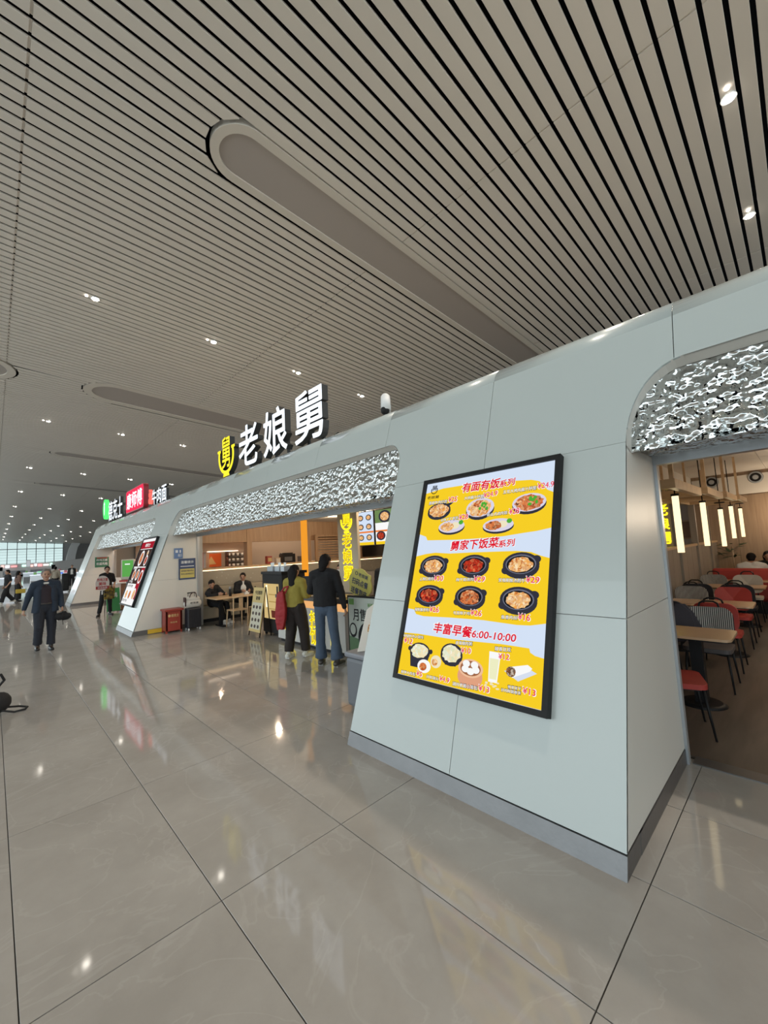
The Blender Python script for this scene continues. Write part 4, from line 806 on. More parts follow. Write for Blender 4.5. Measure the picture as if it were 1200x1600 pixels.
for i in range(48):
    a = 2 * pi * i / 48; q = 1 + .06 * cos(a * 8); out.append((.31 + .29 * q * (abs(cos(a)) ** .7) * (1 if cos(a) > 0 else -1), .26 + .25 * q * (abs(sin(a)) ** .7) * (1 if sin(a) > 0 else -1)))
MB().prism(out, fr, 0, .02).build('board', mat('sign_olive', (.52, .46, .10), .5), t)
MN = mat('ink_navy', (.02, .03, .08), .5)
text(MB(), '老娘舅', fr, .25, .38, .24, .07, .024, .03).build('lettering', MN, t); text(MB(), '扫码点餐', fr, .1, .22, .42, .11, .024, .045).build('lettering', MN, t); text(MB(), '送餐到座', fr, .1, .06, .42, .11, .024, .045).build('lettering', MN, t); MB().prism(ring_pts(.19, .42, .025, .035, 0, 2 * pi), fr, .022, .025).build('logo', MN, t)
boxy(t, 'stick', (.0, -.34, -1.04), (.02, -.30, .1), M_black)
# fridge
t = empty('drinks_cabinet', 'black drinks cabinet with a lit yellow glass door beside the counter', 'fridge', (4.58, 8.5, 0)); fr = FS(-.005, .42, 0)
boxy(t, 'body', (0, -.45, .05), (.62, .45, 1.36), M_blackm, .01); boxy(t, 'top', (-.02, -.47, 1.36), (.64, .47, 1.42), M_black); 
MB().prism(rect(.07, .37, .73, 1.15), fr, 0, .01).build('glass_door', emi('fridge_glow', (.85, .62, .26), .75), t); door = MB.last
for k in range(3): MB().prism(rect(.30, .58 + k * .16, .72, .60 + k * .16), fr, .01, .014).build('shelf_line', emi('shelf_gold', (.5, .33, .1), .8), door)
MB().prism(rect(.17, .62, .23, 1.12), fr, .01, .016).build('light_tube', emi('fridge_tube', (1, .9, .6), 1.6), door)
MB().prism([(.42, .40), (.56, .40), (.58, .56), (.40, .56)], fr, .01, .016).build('dark_cup_print', emi('cup_print', (.12, .03, .02), 1), door); MB().prism(rect(.66, .6, .72, 1.1), fr, .01, .016).build('side_print', M_black, t)
for sx in (.05, .55):
    for sy in (-.4, .4): MB().cyl((sx, sy, 0), (sx, sy, .06), .03).build('castor', M_black, t)
for i, (y, w) in enumerate(((8.75, .26), (8.42, .2), (8.18, .16))):
    cook_item('acrylic_holder', ('wide', 'middle', 'narrow white')[i] + ' clear holder with cards on top of the drinks cabinet', 'holder', 4.75, y, 1.42, (('box', (-.08, -w / 2, 0), (.08, w / 2, .12), mat('acrylic', (.45, .50, .55), .1)), ('card', (-.01, -w / 3, .02), (.0, w / 3, .2), M_white)))
# folding menu stand
t = empty('menu_a_frame', 'folding stand with a yellow dish menu left of the drinks cabinet', 'stand', (4.30, 8.82, 0)); fr = Fr((0, .26, .1), (0, -1, 0), (.16, 0, 1))
MB().prism(rect(0, 0, .54, .98), fr, 0, .02).build('menu_panel', mat('menu_yellow', (.62, .46, .18), .5), t); MB().prism(rect(.03, .06, .51, .64), fr, .02, .023).build('pale_field', mat('menu_pale', (.6, .56, .44), .5), t)
for i in range(3):
    for j in range(4): MB().prism(ell(.12 + i * .15, .12 + j * .14, .045, .04, 10), fr, .023, .026).build('dish_picture', mat('dish_dark', (.06, .03, .02), .5), t)
text(MB(), '今日推荐', fr, .1, .82, .34, .09, .023, .04).build('lettering', M_blackm, t); text(MB(), '套餐', fr, .17, .70, .2, .08, .023, .04).build('lettering', M_blackm, t)
for y in (.25, -.27): MB().cyl((-.02, y, 0), (.155, y, 1.09), .012).build('front_leg', M_black, t); MB().cyl((.26, y, 0), (.16, y, 1.09), .012).build('rear_leg', M_black, t)
# booth bench
t = empty('booth_bench', 'long beige upholstered bench along the half wall', 'bench', (4.2, 11.88, 0)); MBE = mat('bench_beige', (.42, .36, .26), .6)
boxy(t, 'toe_kick', (0, .04, 0), (4.4, .3, .1), M_blackm); boxy(t, 'base', (0, -.0, .1), (4.4, .3, .38), MBE); boxy(t, 'seat', (0, -.03, .38), (4.4, .2, .46), MBE, .02); boxy(t, 'backrest', (0, .17, .46), (4.4, .245, .97), MBE, .02)
t = empty('dining_table', 'light wooden table with a thermos, in front of the booth bench', 'table', (4.85, 10.95, 0))
boxy(t, 'tabletop', (-.72, -.42, .72), (.75, .38, .755), M_woodl, .01)
for sx in (-.45, .45): boxy(t, 'leg', (sx - .04, -.04, .02), (sx + .04, .04, .72), M_black); boxy(t, 'foot', (sx - .05, -.25, 0), (sx + .05, .25, .025), M_black)
t = empty('thermos', 'black thermos flask with a grey cap standing on the wooden table', 'flask', (4.62, 10.85, .755)); MB().cyl((0, 0, 0), (0, 0, .19), .036).build('body', M_black, t); MB().cyl((0, 0, .19), (0, 0, .25), .03).build('cap', mat('cap_grey', (.3, .3, .3), .4), t)
cook_item('tissue_pack', 'crumpled white tissue pack on the wooden table beside the dark tray', 'tissues', 5.08, 10.85, .755, (('pack', (-.06, -.04, 0), (.06, .04, .05), M_white), ('tissue', (-.02, -.02, .05), (.03, .02, .09), M_white)))
cook_item('dark_tray', 'dark food tray on the wooden table in front of the seated man', 'tray', 5.32, 10.95, .755, (('base', (-.16, -.11, 0), (.16, .11, .015), M_black), ('bowl', (-.06, -.06, .015), (.06, .06, .07), M_black)))
def wood_chair(x, y, rz, lab):
    t = empty('dining_chair', lab, 'chair', (x, y, 0), rz, 'light wooden dining chairs')
    boxy(t, 'seat', (-.21, -.2, .42), (.21, .2, .45), M_woodl, .015)
    for sx in (-1, 1):
        MB().cyl((sx * .19, .17, .42), (sx * .21, .20, 0), .018, .013, 10).build('leg', M_woodl, t); MB().cyl((sx * .19, -.18, .0), (sx * .19, -.2, .78), .015, .015, 10).build('leg', M_woodl, t)
    MB().tube([(-.19, -.2, .76), (-.1, -.235, .775), (.1, -.235, .775), (.19, -.2, .76)], .02).build('top_rail', M_woodl, t); boxy(t, 'splat', (-.05, -.225, .44), (.05, -.205, .77), M_woodl)
wood_chair(4.62, 10.42, 0, 'light wooden chair with a splat back, left one at the booth table'); wood_chair(5.22, 10.40, .05, 'light wooden chair, right one at the booth table behind the folding stand')

# ------------------------------------------------------------------ third opening (takeaway)
pw = MB().box((4.9, 13.3, 0), (5.0, 22.2, 2.9)).build('wall_takeaway', mat('takeaway_peach', (.62, .40, .27), .6)); tag(pw, kind='structure')
t = empty('rolled_shutter_panel', 'dark grey slanted panel hanging inside the takeaway opening', 'panel', (4.4, 16.6, 0)); fr = FS(0, 0, 0)
MB().prism([(0, 2.4), (.0, 1.35), (1.6, 1.0), (1.6, 2.4)], fr, -.05, 0).build('panel', mat('dark_grey_panel', (.07, .075, .09), .6), t); MB().box((-.02, -1.6, 2.34), (.02, 0, 2.4)).build('rail', M_black, t)
t = empty('ordering_kiosk', 'self ordering kiosk with a glowing green screen in the takeaway opening', 'kiosk', (3.65, 17.6, 0)); t.rotation_euler = (0, 0, .9); fr = FS(-.031, .22, 1.2)
boxy(t, 'casing', (-.03, -.24, 1.15), (.05, .24, 1.9), mat('kiosk_cream', (.55, .50, .40), .4), .02); MB().prism(rect(.03, .06, .41, .66), fr, 0, .004).build('screen', emi('kiosk_green', (.12, .42, .09), .9), t); MB().prism(rect(.12, .5, .3, .54), fr, .005, .007).build('white_mark', E_wh, t)
boxy(t, 'red_shelf', (-.10, -.26, 1.08), (.06, .26, 1.14), mat('shelf_red', (.5, .05, .04), .4)); boxy(t, 'stem', (-.02, -.06, .05), (.04, .06, 1.1), M_steel); boxy(t, 'foot', (-.2, -.2, 0), (.2, .2, .05), M_steel)
t = empty('takeaway_counter', 'narrow white takeaway counter left of the green kiosk', 'counter', (3.55, 18.6, 0)); boxy(t, 'top', (-.2, -.7, 1.0), (.3, .6, 1.05), M_white, .01); boxy(t, 'body', (-.05, -.6, .05), (.25, .5, 1.0), mat('takeaway_brown', (.32, .17, .1), .5)); boxy(t, 'leaflets', (-.15, -.3, 1.05), (.1, .1, 1.22), M_white)
t = empty('green_a_frame', 'green folding sign on the floor behind the staff member with the round board', 'stand', (3.22, 17.75, 0))
fr = Fr((-.2, 0, .04), (1, 0, 0), (0, .25, 1)); MB().prism(rect(0, 0, .42, .85), fr, 0, .02).build('front_panel', mat('aframe_green', (.05, .28, .09), .5), t); text(MB(), '炸鸡', fr, .08, .5, .26, .18, .022, .04).build('lettering', M_white, t)
for x in (-.19, .21): MB().cyl((x, .01, 0), (x, .22, .88), .012).build('front_leg', M_black, t); MB().cyl((x, .45, 0), (x, .23, .88), .012).build('rear_leg', M_black, t)
t = empty('bar_stool', 'small dark red stool in the takeaway opening', 'stool', (3.9, 16.8, 0)); MB().cyl((0, 0, .44), (0, 0, .48), .17).build('seat', mat('stool_red', (.2, .05, .04), .5), t)
for a in range(4): MB().cyl((.1 * cos(a * pi / 2), .1 * sin(a * pi / 2), .44), (.17 * cos(a * pi / 2), .17 * sin(a * pi / 2), 0), .012).build('leg', M_black, t)

# ------------------------------------------------------------------ dining room (right opening)
vb = MB().box((14.80, -6, 0), (14.9, 2.2, 2.78)).box((14.8, -6, 2.78), (14.82, 2.2, 3.42)).build('wall_dining_rear', M_woodw); tag(vb, kind='structure')
for k in range(5): MB().box((14.77, -2.3 + k * .9, 0), (14.8, -1.41 + k * .9, 2.77)).build('wall_panel', M_woodw, vb)
cp = intr
for k in range(4):
    MB().box((4.3 + k * 2.6, -6.1, 3.405), (6.89 + k * 2.6, .55, 3.42)).build('ceiling_tile', M_ceilw, intr); MB().box((4.3 + k * 2.6, .56, 3.405), (6.89 + k * 2.6, 2.1, 3.42)).build('ceiling_tile', M_ceilw, intr)
    MB().box((14.76, -4.45 + k * 1.66, 2.80), (14.8, -2.80 + k * 1.66, 3.32)).build('white_wall_panel', M_ceilw, vb)
for i, (x, y, lab) in enumerate(((14.74, 1.72, 'round black-centred vent high on the rear wall above the pendant lamps'), (14.74, .79, 'round black-centred vent high on the rear wall near the right edge'))):
    t = empty('wall_vent', lab, 'vent', (x, y, 3.22), group='round wall vents'); t.rotation_euler = (0, pi / 2, 0); t.scale = (.95, .95, 1); g = MB()
    for r_ in (.20, .15, .10): g.cyl((0, 0, 0), (0, 0, -.02), r_, r_ - .01, n=20)
    MB().cyl((0, 0, 0), (0, 0, -.015), .17, .155, n=24).build('rim', M_alu, t); MB().cyl((0, 0, -.015), (0, 0, -.03), .125, .115, n=20).build('cone', M_black, t); MB().cyl((0, 0, -.03), (0, 0, -.04), .07, .06, n=16).build('core', M_alu, t)
# partition: posts, solid lower boards, rail, wooden frames above
pt = empty('room_partition', 'wooden partition of posts and solid lower boards behind the dining tables', 'partition', (4.3, 1.80, 0))
for k in range(7):
    x = .05 + k * 1.85
    MB().box((x - .05, -.06, 0), (x + .05, .06, 2.70)).build('post', M_grey, pt)
    if k < 6:
        for j in range(3): MB().box((x + .06 + j * .58, -.02, .04), (x + .055 + (j + 1) * .58 - .01, .03, 1.52)).build('board', M_grey, pt)
        MB().box((x + .05, -.05, 1.52), (x + 1.80, .06, 1.57)).build('rail', M_woodl, pt)
MB().box((.0, -.07, 2.70), (11.2, .07, 2.82)).build('top_beam', M_woodl, pt)
for k in range(4):
    fx_ = 5.9 + k * 2.1; t = empty('ceiling_frame', ('nearest', 'second', 'third', 'farthest')[k] + ' open wooden frame hanging under the ceiling over the tables', 'frame', (fx_, 1.25, 2.30), group='wooden ceiling frames')
    z = .06 * k
    for a, b in (((-.75, -.35, z), (-.68, .5, z + .1)), ((.75, -.35, z), (.82, .5, z + .1)), ((-.68, -.35, z), (.75, -.28, z + .1)), ((-.68, .43, z), (.75, .5, z + .1))): MB().box(a, b).build('rail', M_woodl, t)
    for a in ((-.72, -.32), (.78, .47)): MB().box((a[0] - .02, a[1] - .02, z + .1), (a[0] + .02, a[1] + .02, 1.10)).build('hanger', M_woodl, t)
E_pd = emi('pendant_glow', (1, .80, .46), 1.6)

for k, (x, z0_, z1_) in enumerate(((6.20, 1.58, 2.29), (8.18, 1.60, 2.29), (10.1, 1.53, 2.24), (11.8, 1.65, 2.36), (13.7, 1.65, 2.37))):
    t = empty('pendant_lamp', ('nearest and longest looking', 'second', 'middle', 'fourth', 'farthest') [k] + ' glowing warm tube lamp hanging over the dining tables', 'lamp', (x, 1.1, z0_), group='tube pendant lamps'); h_ = z1_ - z0_
    MB().cyl((0, 0, 0), (0, 0, h_), .037, n=16).build('glowing_tube', E_pd, t); MB().cyl((0, 0, h_), (0, 0, h_ + .03), .045).build('cap', M_black, t); MB().cyl((0, 0, h_), (0, 0, 3.40 - z0_), .008).build('rod', M_black, t); MB().cyl((0, 0, h_ + .12), (0, 0, h_ + .14), .08).build('canopy', M_black, t)
for i, (y, z, w, hh, lab) in enumerate(((2.35, 1.62, .6, .62, 'framed brown picture behind the partition, left'), (3.1, 1.62, .5, .62, 'framed brown picture behind the partition, right'))):
    t = empty('framed_picture', lab, 'picture', (16.38, y, z)); boxy(t, 'frame', (0, 0, 0), (.04, w, hh), M_woodl); MB().box((-.01, .05, .05), (0, w - .05, hh - .05)).build('print', mat('print_brown', (.3, .17, .08), .5, var=.5, vscale=6), t)
t = empty('hanging_board', 'pale blue menu board glimpsed through the partition', 'board', (14.0, 2.9, 2.0)); MB().box((0, 0, 0), (.05, 1.3, .45)).build('board', emi('paleblue', (.5, .55, .75), .7), t); MB().box((.01, .6, .45), (.03, .64, .9)).build('hanger', M_black, t)
t = empty('vertical_name_sign', 'narrow glowing yellow sign seen through the partition beside the door frame', 'sign', (11.6, 2.55, 1.5)); fr = FS(0, 0, 0); boxy(t, 'board', (0, -.36, 0), (.05, 0, 1.1), mat('board_cream', (.50, .43, .32), .6))
for ch, v in (('老', .78), ('娘', .44), ('舅', .10)): neon(ch, .04, v, .27, .26, t, fr, mdark=False)
# tables and chairs
M_top = mat('table_tan', (.50, .33, .20), .22, var=.08, vscale=3)
def cafe_table(x, y, lab):
    t = empty('cafe_table', lab, 'table', (x, y, 0), group='two-seat dining tables')
    if y > 1.3: t.scale = (1, .70, 1)
    MB().prism(rrect(-.29, -.33, .29, .33, .07), Fr((0, 0, 0), (1, 0, 0), (0, 1, 0)), .725, .75).build('tabletop', M_top, t); MB().prism(rrect(-.28, -.32, .28, .32, .07), Fr((0, 0, 0), (1, 0, 0), (0, 1, 0)), .712, .725).build('edge', M_black, t)
    MB().box((-.055, -.055, .03), (.055, .055, .712)).build('column', M_black, t); MB().cyl((0, 0, 0), (0, 0, .03), .22, .17, n=24).build('base', M_black, t); boxy(t, 'bracket', (-.2, -.03, .69), (.2, .03, .712), M_black)
def stripemat():
    m = bpy.data.materials.new('striped_fabric'); m.use_nodes = True; nt = m.node_tree; p = nt.nodes['Principled BSDF']
    g = nt.nodes.new('ShaderNodeNewGeometry'); w = nt.nodes.new('ShaderNodeTexWave'); w.bands_direction = 'Y'; w.inputs['Scale'].default_value = 16; w.inputs['Distortion'].default_value = 0
    r = nt.nodes.new('ShaderNodeValToRGB'); r.color_ramp.interpolation = 'CONSTANT'; r.color_ramp.elements[0].color = (.02, .02, .022, 1); r.color_ramp.elements[1].position = .55; r.color_ramp.elements[1].color = (.5, .47, .43, 1)
    nt.links.new(g.outputs['Position'], w.inputs[0]); nt.links.new(w.outputs[0], r.inputs[0]); nt.links.new(r.outputs[0], p.inputs['Base Color']); p.inputs['Roughness'].default_value = .8; return m
M_str = stripemat(); M_chb = mat('chair_black', (.018, .018, .024), .6); M_chg = mat('chair_beige', (.42, .38, .33), .6); M_chd = mat('chair_dark_grey', (.07, .06, .06), .6)
def cafe_chair(x, y, s, back, seat, lab):      # s=+1 faces +x, s=-1 faces -x
    t = empty('cafe_chair', lab, 'chair', (x, y, 0), (0 if s > 0 else pi) if abs(s) == 1 else s, 'metal framed cafe chairs')
    MB().prism(rrect(-.20, -.23, .23, .23, .07), Fr((0, 0, 0), (1, 0, 0), (0, 1, 0)), .43, .475).build('seat', seat, t)
    g = MB(); n = 8; fr0 = Fr((-.22, 0, .52), (0, -1, 0), (-.16, 0, 1))
    pts = rrect(-.235, .0, .235, .37, .11); k = len(pts)
    cv = lambda u, v, d: fr0.p(u, v, d) + Vector((u * u * .9, 0, 0))
    vs = [cv(u, v, 0) for u, v in pts] + [cv(0, .18, 0)] + [cv(u, v, .03) for u, v in pts] + [cv(0, .18, .03)]
    fs = [(i, k, (i + 1) % k) for i in range(k)] + [(k + 1 + i, k + 1 + (i + 1) % k, 2 * k + 1) for i in range(k)] + [(i, (i + 1) % k, k + 1 + (i + 1) % k, k + 1 + i) for i in range(k)]
    g.add(vs, fs); g.build('backrest', back, t)
    for sy in (-1, 1):
        MB().cyl((.19, sy * .19, .43), (.24, sy * .22, 0), .013, .009, 10).build('leg', M_black, t); MB().cyl((-.17, sy * .19, .43), (-.25, sy * .22, 0), .013, .009, 10).build('leg', M_black, t)
        MB().cyl((-.18, sy * .14, .44), (-.25, sy * .14, .6), .012).build('back_support', M_black, t)
    MB().tube([(-.28, -.1, .885), (-.295, -.09, .925), (-.3, -.05, .95), (-.3, .05, .95), (-.295, .09, .925), (-.28, .1, .885)], .011).build('handle', M_black, t)
    MB().box((-.17, -.19, .41), (.19, .19, .43)).build('seat_frame', M_black, t)
    return t
yR_, yL_ = .94, 1.50
cafe_table(5.50, yR_, 'tan two-seat table with rounded corners, nearest in the dining room'); cafe_table(5.50, yL_, 'tan table hidden behind the door frame, nearest of the partition side')
cafe_table(7.90, yR_, 'second tan table from the entrance, aisle side'); cafe_table(7.90, yL_, 'second tan table from the entrance, partition side')
cafe_table(10.40, yR_, 'third tan table from the entrance, aisle side'); cafe_table(10.40, yL_, 'third tan table from the entrance, partition side')
cafe_chair(4.70, yR_ + .07, -1.25, M_red, M_red, 'red chair nearest the entrance, only its seat corner and a leg show'); cafe_chair(6.22, yR_, -1, M_str, M_chd, 'black and white striped chair behind the nearest table')
cafe_chair(6.22, yL_, -1, M_chb, M_chd, 'black chair behind the door frame, partition side of the first table'); cafe_chair(7.15, yR_, 1, M_red, M_red, 'red chair between the nearest and the second table'); cafe_chair(7.15, yL_, 1, M_chb, M_red, 'dark chair in front of the second partition side table')
cafe_chair(8.62, yR_, -1, M_red, M_red, 'red chair facing the entrance behind the second aisle table'); cafe_chair(8.62, yL_, -1, M_str, M_chd, 'striped chair behind the second partition side table')
cafe_chair(9.62, yR_, 1, M_chb, M_chb, 'black chair in front of the third aisle table'); cafe_chair(9.62, yL_, 1, M_chb, M_chb, 'black chair in front of the third partition side table')
cafe_chair(11.12, yR_, -1, M_chg, M_chg, 'beige chair behind the third aisle table'); cafe_chair(11.12, yL_, -1, M_str, M_chg, 'grey striped chair behind the third partition side table')
cafe_chair(9.62, .15, 1, M_chb, M_str, 'dark chair by the aisle at the right edge'); cafe_chair(8.62, .25, -1, M_red, M_red, 'red chair by the aisle at the right edge')
t = empty('grey_jacket', 'dark grey jacket draped over the corner of the striped chair', 'jacket', (6.42, 1.07, .45)); g = MB(); fr = Fr((0, 0, 0), (0, -1, 0), (.16, 0, 1))
g.prism([(-.22, -.02), (.12, .0), (.05, .2), (-.02, .36), (-.10, .46), (-.2, .46), (-.24, .3)], fr, .02, .06); g.prism([(-.22, .1), (.0, .12), (-.04, .36), (-.14, .46), (-.22, .42)], fr, .055, .085); g.build('cloth', mat('jacket_grey', (.055, .05, .06), .9, bump=.4, bscale=12), t)
t = empty('red_sofa', 'long red sofa with a high back at the rear of the dining room', 'sofa', (12.0, 1.1, 0)); boxy(t, 'backrest', (-.08, -1.3, .3), (.06, .48, .98), M_red, .05); boxy(t, 'seat', (.06, -1.3, .25), (.55, .48, .42), M_red, .04); boxy(t, 'base', (0, -1.25, .0), (.5, .45, .25), M_black)
t = empty('rear_table', 'long wooden table in front of the red sofa back', 'table', (11.55, .4, 0)); boxy(t, 'tabletop', (-.12, -.9, .72), (.22, 1.1, .75), M_top, .01)
for y in (-.7, 1.0): boxy(t, 'leg', (.02, y - .04, 0), (.1, y + .04, .72), M_black)
t = empty('potted_plant', 'dark leafy plant in the rear corner of the dining room', 'plant', (14.4, 1.42, 0)); MB().cyl((0, 0, 0), (0, 0, .5), .14, .18).build('pot', M_black, t); MB().cyl((0, 0, .5), (0, 0, 1.4), .015).build('stem', M_woodw, t); ml = mat('leaf_dark', (.02, .05, .02), .5)
for k in range(22):
    a = rnd.uniform(0, 6.28); z = rnd.uniform(1.1, 1.5); r_ = rnd.uniform(.08, .25); p = Vector((r_ * cos(a), r_ * sin(a), z)); d = Vector((cos(a), sin(a), rnd.uniform(-.3, .6))).normalized(); s_ = Vector((-sin(a), cos(a), 0))
    MB().add([p - d * .02, p + d * .08 + s_ * .04, p + d * .19, p + d * .08 - s_ * .04, p + d * .08 + Vector((0, 0, .015))], [(0, 1, 4), (1, 2, 4), (2, 3, 4), (3, 0, 4), (0, 3, 2, 1)]).build('leaf', ml, t)
# ------------------------------------------------------------------ people
M_skin = mat('skin', (.42, .235, .155), .5, var=.06, vscale=12); M_hair = mat('hair_black', (.010, .008, .008), .75, spec=.2); M_hairg = mat('hair_grey', (.12, .11, .10), .6)
BASE = dict(hipR=(.09, 0, .92), hipL=(-.09, 0, .92), kneeR=(.10, .02, .50), kneeL=(-.10, .02, .50), ankR=(.10, -.02, .08), ankL=(-.10, -.02, .08), footR=(.03, 1, 0), footL=(-.03, 1, 0),
            pelvis=(0, 0, .95), waist=(0, 0, 1.08), chest=(0, .0, 1.28), neck=(0, -.005, 1.43), head=(0, .02, 1.585), look=(0, 1, 0),
            shR=(.175, 0, 1.385), shL=(-.175, 0, 1.385), elR=(.23, -.02, 1.11), elL=(-.23, -.02, 1.11), wrR=(.24, .06, .86), wrL=(-.24, .06, .86), hdR=None, hdL=None)
TMP = bpy.data.scenes.new('sculpting'); JOBS = []
def remesh(mb, name, m, parent, vox, fold=0.0, fs=9.0, seed=0.0, smooth=1):
    me = bpy.data.meshes.new(name); me.from_pydata(mb.v, [], mb.f); me.update()
    o = bpy.data.objects.new(name, me); TMP.collection.objects.link(o)
    r = o.modifiers.new('r', 'REMESH'); r.mode = 'VOXEL'; r.voxel_size = vox
    s = o.modifiers.new('s', 'SMOOTH'); s.factor = .5; s.iterations = smooth * 2
    JOBS.append((o, name, m, parent, fold, fs, seed)); return o
def finish(dg, o, name, m, parent, fold, fs, seed):
    me = o.data; me2 = bpy.data.meshes.new_from_object(o.evaluated_get(dg))
    if fold:
        nv = len(me2.vertices); cs = [0.0] * (3 * nv); nr = [0.0] * (3 * nv); me2.vertices.foreach_get('co', cs); me2.vertex_normals.foreach_get('vector', nr)
        for i in range(0, 3 * nv, 3):
            p = Vector((cs[i] * fs + seed, cs[i + 1] * fs + seed, cs[i + 2] * fs + seed)); q = fold * (noise.noise(Vector((p.x, p.y, p.z * .45))) + .5 * noise.noise(p * 2.3))
            for a in (0, 1, 2): cs[i + a] += nr[i + a] * q
        me2.vertices.foreach_set('co', cs); me2.update()
    me2.polygons.foreach_set('use_smooth', [True] * len(me2.polygons)); me2.materials.clear(); me2.materials.append(m); me2.name = name
    return me2
def hand(g, w, d, side_, curl=.5, pn=None):
    """palm and five fingers growing from wrist w along d; side_ = direction of the thumb"""
    w = Vector(w); d = Vector(d).normalized(); th = Vector(side_); th = (th - d * th.dot(d)).normalized(); nrm = d.cross(th).normalized()
    if pn is not None and nrm.dot(Vector(pn)) < 0: nrm = -nrm
    g.cap(w + d * .01, w + d * .075, .028, .034, side=th, fx=1.15, fy=.5)
    for k, (off, L) in enumerate(((.028, .070), (.010, .080), (-.010, .074), (-.028, .058))):
        a = w + d * .085 + th * off; c = curl * (1 + .12 * k); b = a + (d * cos(c) + nrm * sin(c)) * L * .5; e = b + (d * cos(c * 2.1) + nrm * sin(c * 2.1)) * L * .45
        g.cap(a - d * .01, b, .0095, .009, n=8, m=3); g.cap(b, e, .009, .0075, n=8, m=3)
    a = w + d * .03 + th * .026; b = a + (d * .7 + th * .6 + nrm * .3).normalized() * .04; e = b + (d * .95 + th * .1 + nrm * .35).normalized() * .034
    g.cap(a, b, .013, .011, n=8, m=3); g.cap(b, e, .011, .009, n=8, m=3)
def person(label, loc, yaw, H=1.70, pose={}, top=None, inner=None, pants=None, shoes=None, hair=M_hair, hairkind='short', vox=.012, skin=None, coat=0.0, jacket_open=False, curl=.5, sleeve=1.0, build=1.0, extras=None, group=None):
    J = dict(BASE); J.update(pose); J = {k: (Vector(v) if v is not None else None) for k, v in J.items()}
    t = empty('person', label, 'person', loc, yaw - pi / 2, group); s = H / 1.70; t.scale = (s, s, s); B = build
    up = (J['neck'] - J['pelvis']).normalized(); rt = Vector((1, 0, 0)); lk = J['look'].normalized(); hd = J['head']; hr = lk.cross(Vector((0, 0, 1))).normalized(); hu = hr.cross(lk)
    g = MB()
    g.cap(J['pelvis'] - up * .02, J['pelvis'] + up * .03, .135, side=rt, fx=1, fy=.7); g.cap(J['waist'], J['chest'], .115, .135, side=rt, fx=1, fy=.7)
    g.cap(J['chest'] + up * .03, J['neck'] - up * .04, .13, .07, side=rt, fx=1.1, fy=.62); g.cap(J['neck'] - up * .05, hd - hu * .05 - lk * .01, .056, .05)
    g.cap(hd - hu * .012 + lk * .004, hd + hu * .028 - lk * .004, .078, .082, side=hr, fx=.95, fy=1.15); g.cap(hd - hu * .055 + lk * .030, hd - hu * .068 + lk * .042, .050, .036, side=hr, fx=1.05, fy=.9)
    g.cap(hd + hu * .005 + lk * .092, hd - hu * .022 + lk * .104, .008, .0145, n=8); g.cap(hd + lk * .082 + hu * .02 - hr * .03, hd + lk * .082 + hu * .02 + hr * .03, .012, n=8)
    for sd in (-1, 1): g.cap(hd + hr * sd * .079 - hu * .02, hd + hr * sd * .083 + hu * .012 - lk * .004, .011, .015, side=lk, fx=1.2, fy=.6, n=8)
    for S_ in 'RL':
        sh, el, wr, hi, kn, an = J['sh' + S_], J['el' + S_], J['wr' + S_], J['hip' + S_], J['knee' + S_], J['ank' + S_]
        g.cap(J['chest'] + up * .08 + (sh - J['chest']) * .3, sh, .07, .052); g.cap(sh, el, .050 * B, .038); g.cap(el, wr, .037, .025)
        g.cap(hi, kn, .082, .052); g.cap(kn, an, .052, .034); f = J['foot' + S_].normalized(); g.cap(an - Vector((0, 0, .03)), an + f * .13 - Vector((0, 0, .05)), .036, .028)
        d = J['hd' + S_] if J['hd' + S_] is not None else (wr - el); inn = Vector((-1 if S_ == 'R' else 1, 0, 0)); tdir = Vector((0, 1, 0.05)) if abs(d.normalized().y) < .75 else Vector((0, 0, 1))
        hand(g, wr, d, tdir, curl, inn)
    body = remesh(g, 'body', skin or M_skin, t, min(vox, .0075) if vox < .011 else vox, smooth=1)
    # eyes, brows, mouth
    for sd in (-1, 1):
        MB().cap(hd + lk * .083 + hr * sd * .031 + hu * .004, hd + lk * .084 + hr * sd * .031 + hu * .004, .010, n=8).build('eye', M_black, body); MB().cap(hd + lk * .090 + hr * sd * .02 + hu * .026, hd + lk * .086 + hr * sd * .046 + hu * .028, .0045, n=6).build('eyebrow', hair, body)
    MB().cap(hd + lk * .084 - hr * .02 - hu * .055, hd + lk * .084 + hr * .02 - hu * .055, .0065, n=8).build('mouth', mat('lips', (.30, .09, .07), .5), body)
    # hair
    g = MB(); g.cap(hd + hu * .035 - lk * .012, hd + hu * .038 - lk * .02, .092, side=hr, fx=.96, fy=1.06); g.cap(hd - hu * .02 - lk * .045, hd + hu * .0 - lk * .04, .070, side=hr, fx=1.0, fy=.9)
    if hairkind == 'short': g.cap(hd + hu * .085 + lk * .035 - hr * .03, hd + hu * .085 + lk * .035 + hr * .03, .028)
    if hairkind == 'long':
        g.cap(hd - lk * .06 - hu * .02, J['neck'] - lk * .07 - Vector((0, 0, .22)), .085, .055, side=hr, fx=1.3, fy=.7); g.cap(hd + hr * .06 - lk * .02, hd + hr * .07 - hu * .14 - lk * .03, .03, .02); g.cap(hd - hr * .06 - lk * .02, hd - hr * .07 - hu * .14 - lk * .03, .03, .02)
    if hairkind == 'bob': g.cap(hd - lk * .05 - hu * .02, J['neck'] - lk * .055 + Vector((0, 0, .03)), .082, .05, side=hr, fx=1.1, fy=.8)
    if hairkind == 'tail': g.cap(hd - lk * .085 + hu * .0, J['neck'] - lk * .085 - Vector((0, 0, .16)), .045, .028, side=hr, fx=1.3, fy=.8)
    remesh(g, 'hair', hair, t, .010 if vox < .011 else .013, .006, 30, smooth=1)
    # lower garment
    g = MB(); pw, kw_, aw = pants[1] if pants else (.10, .075, .06)
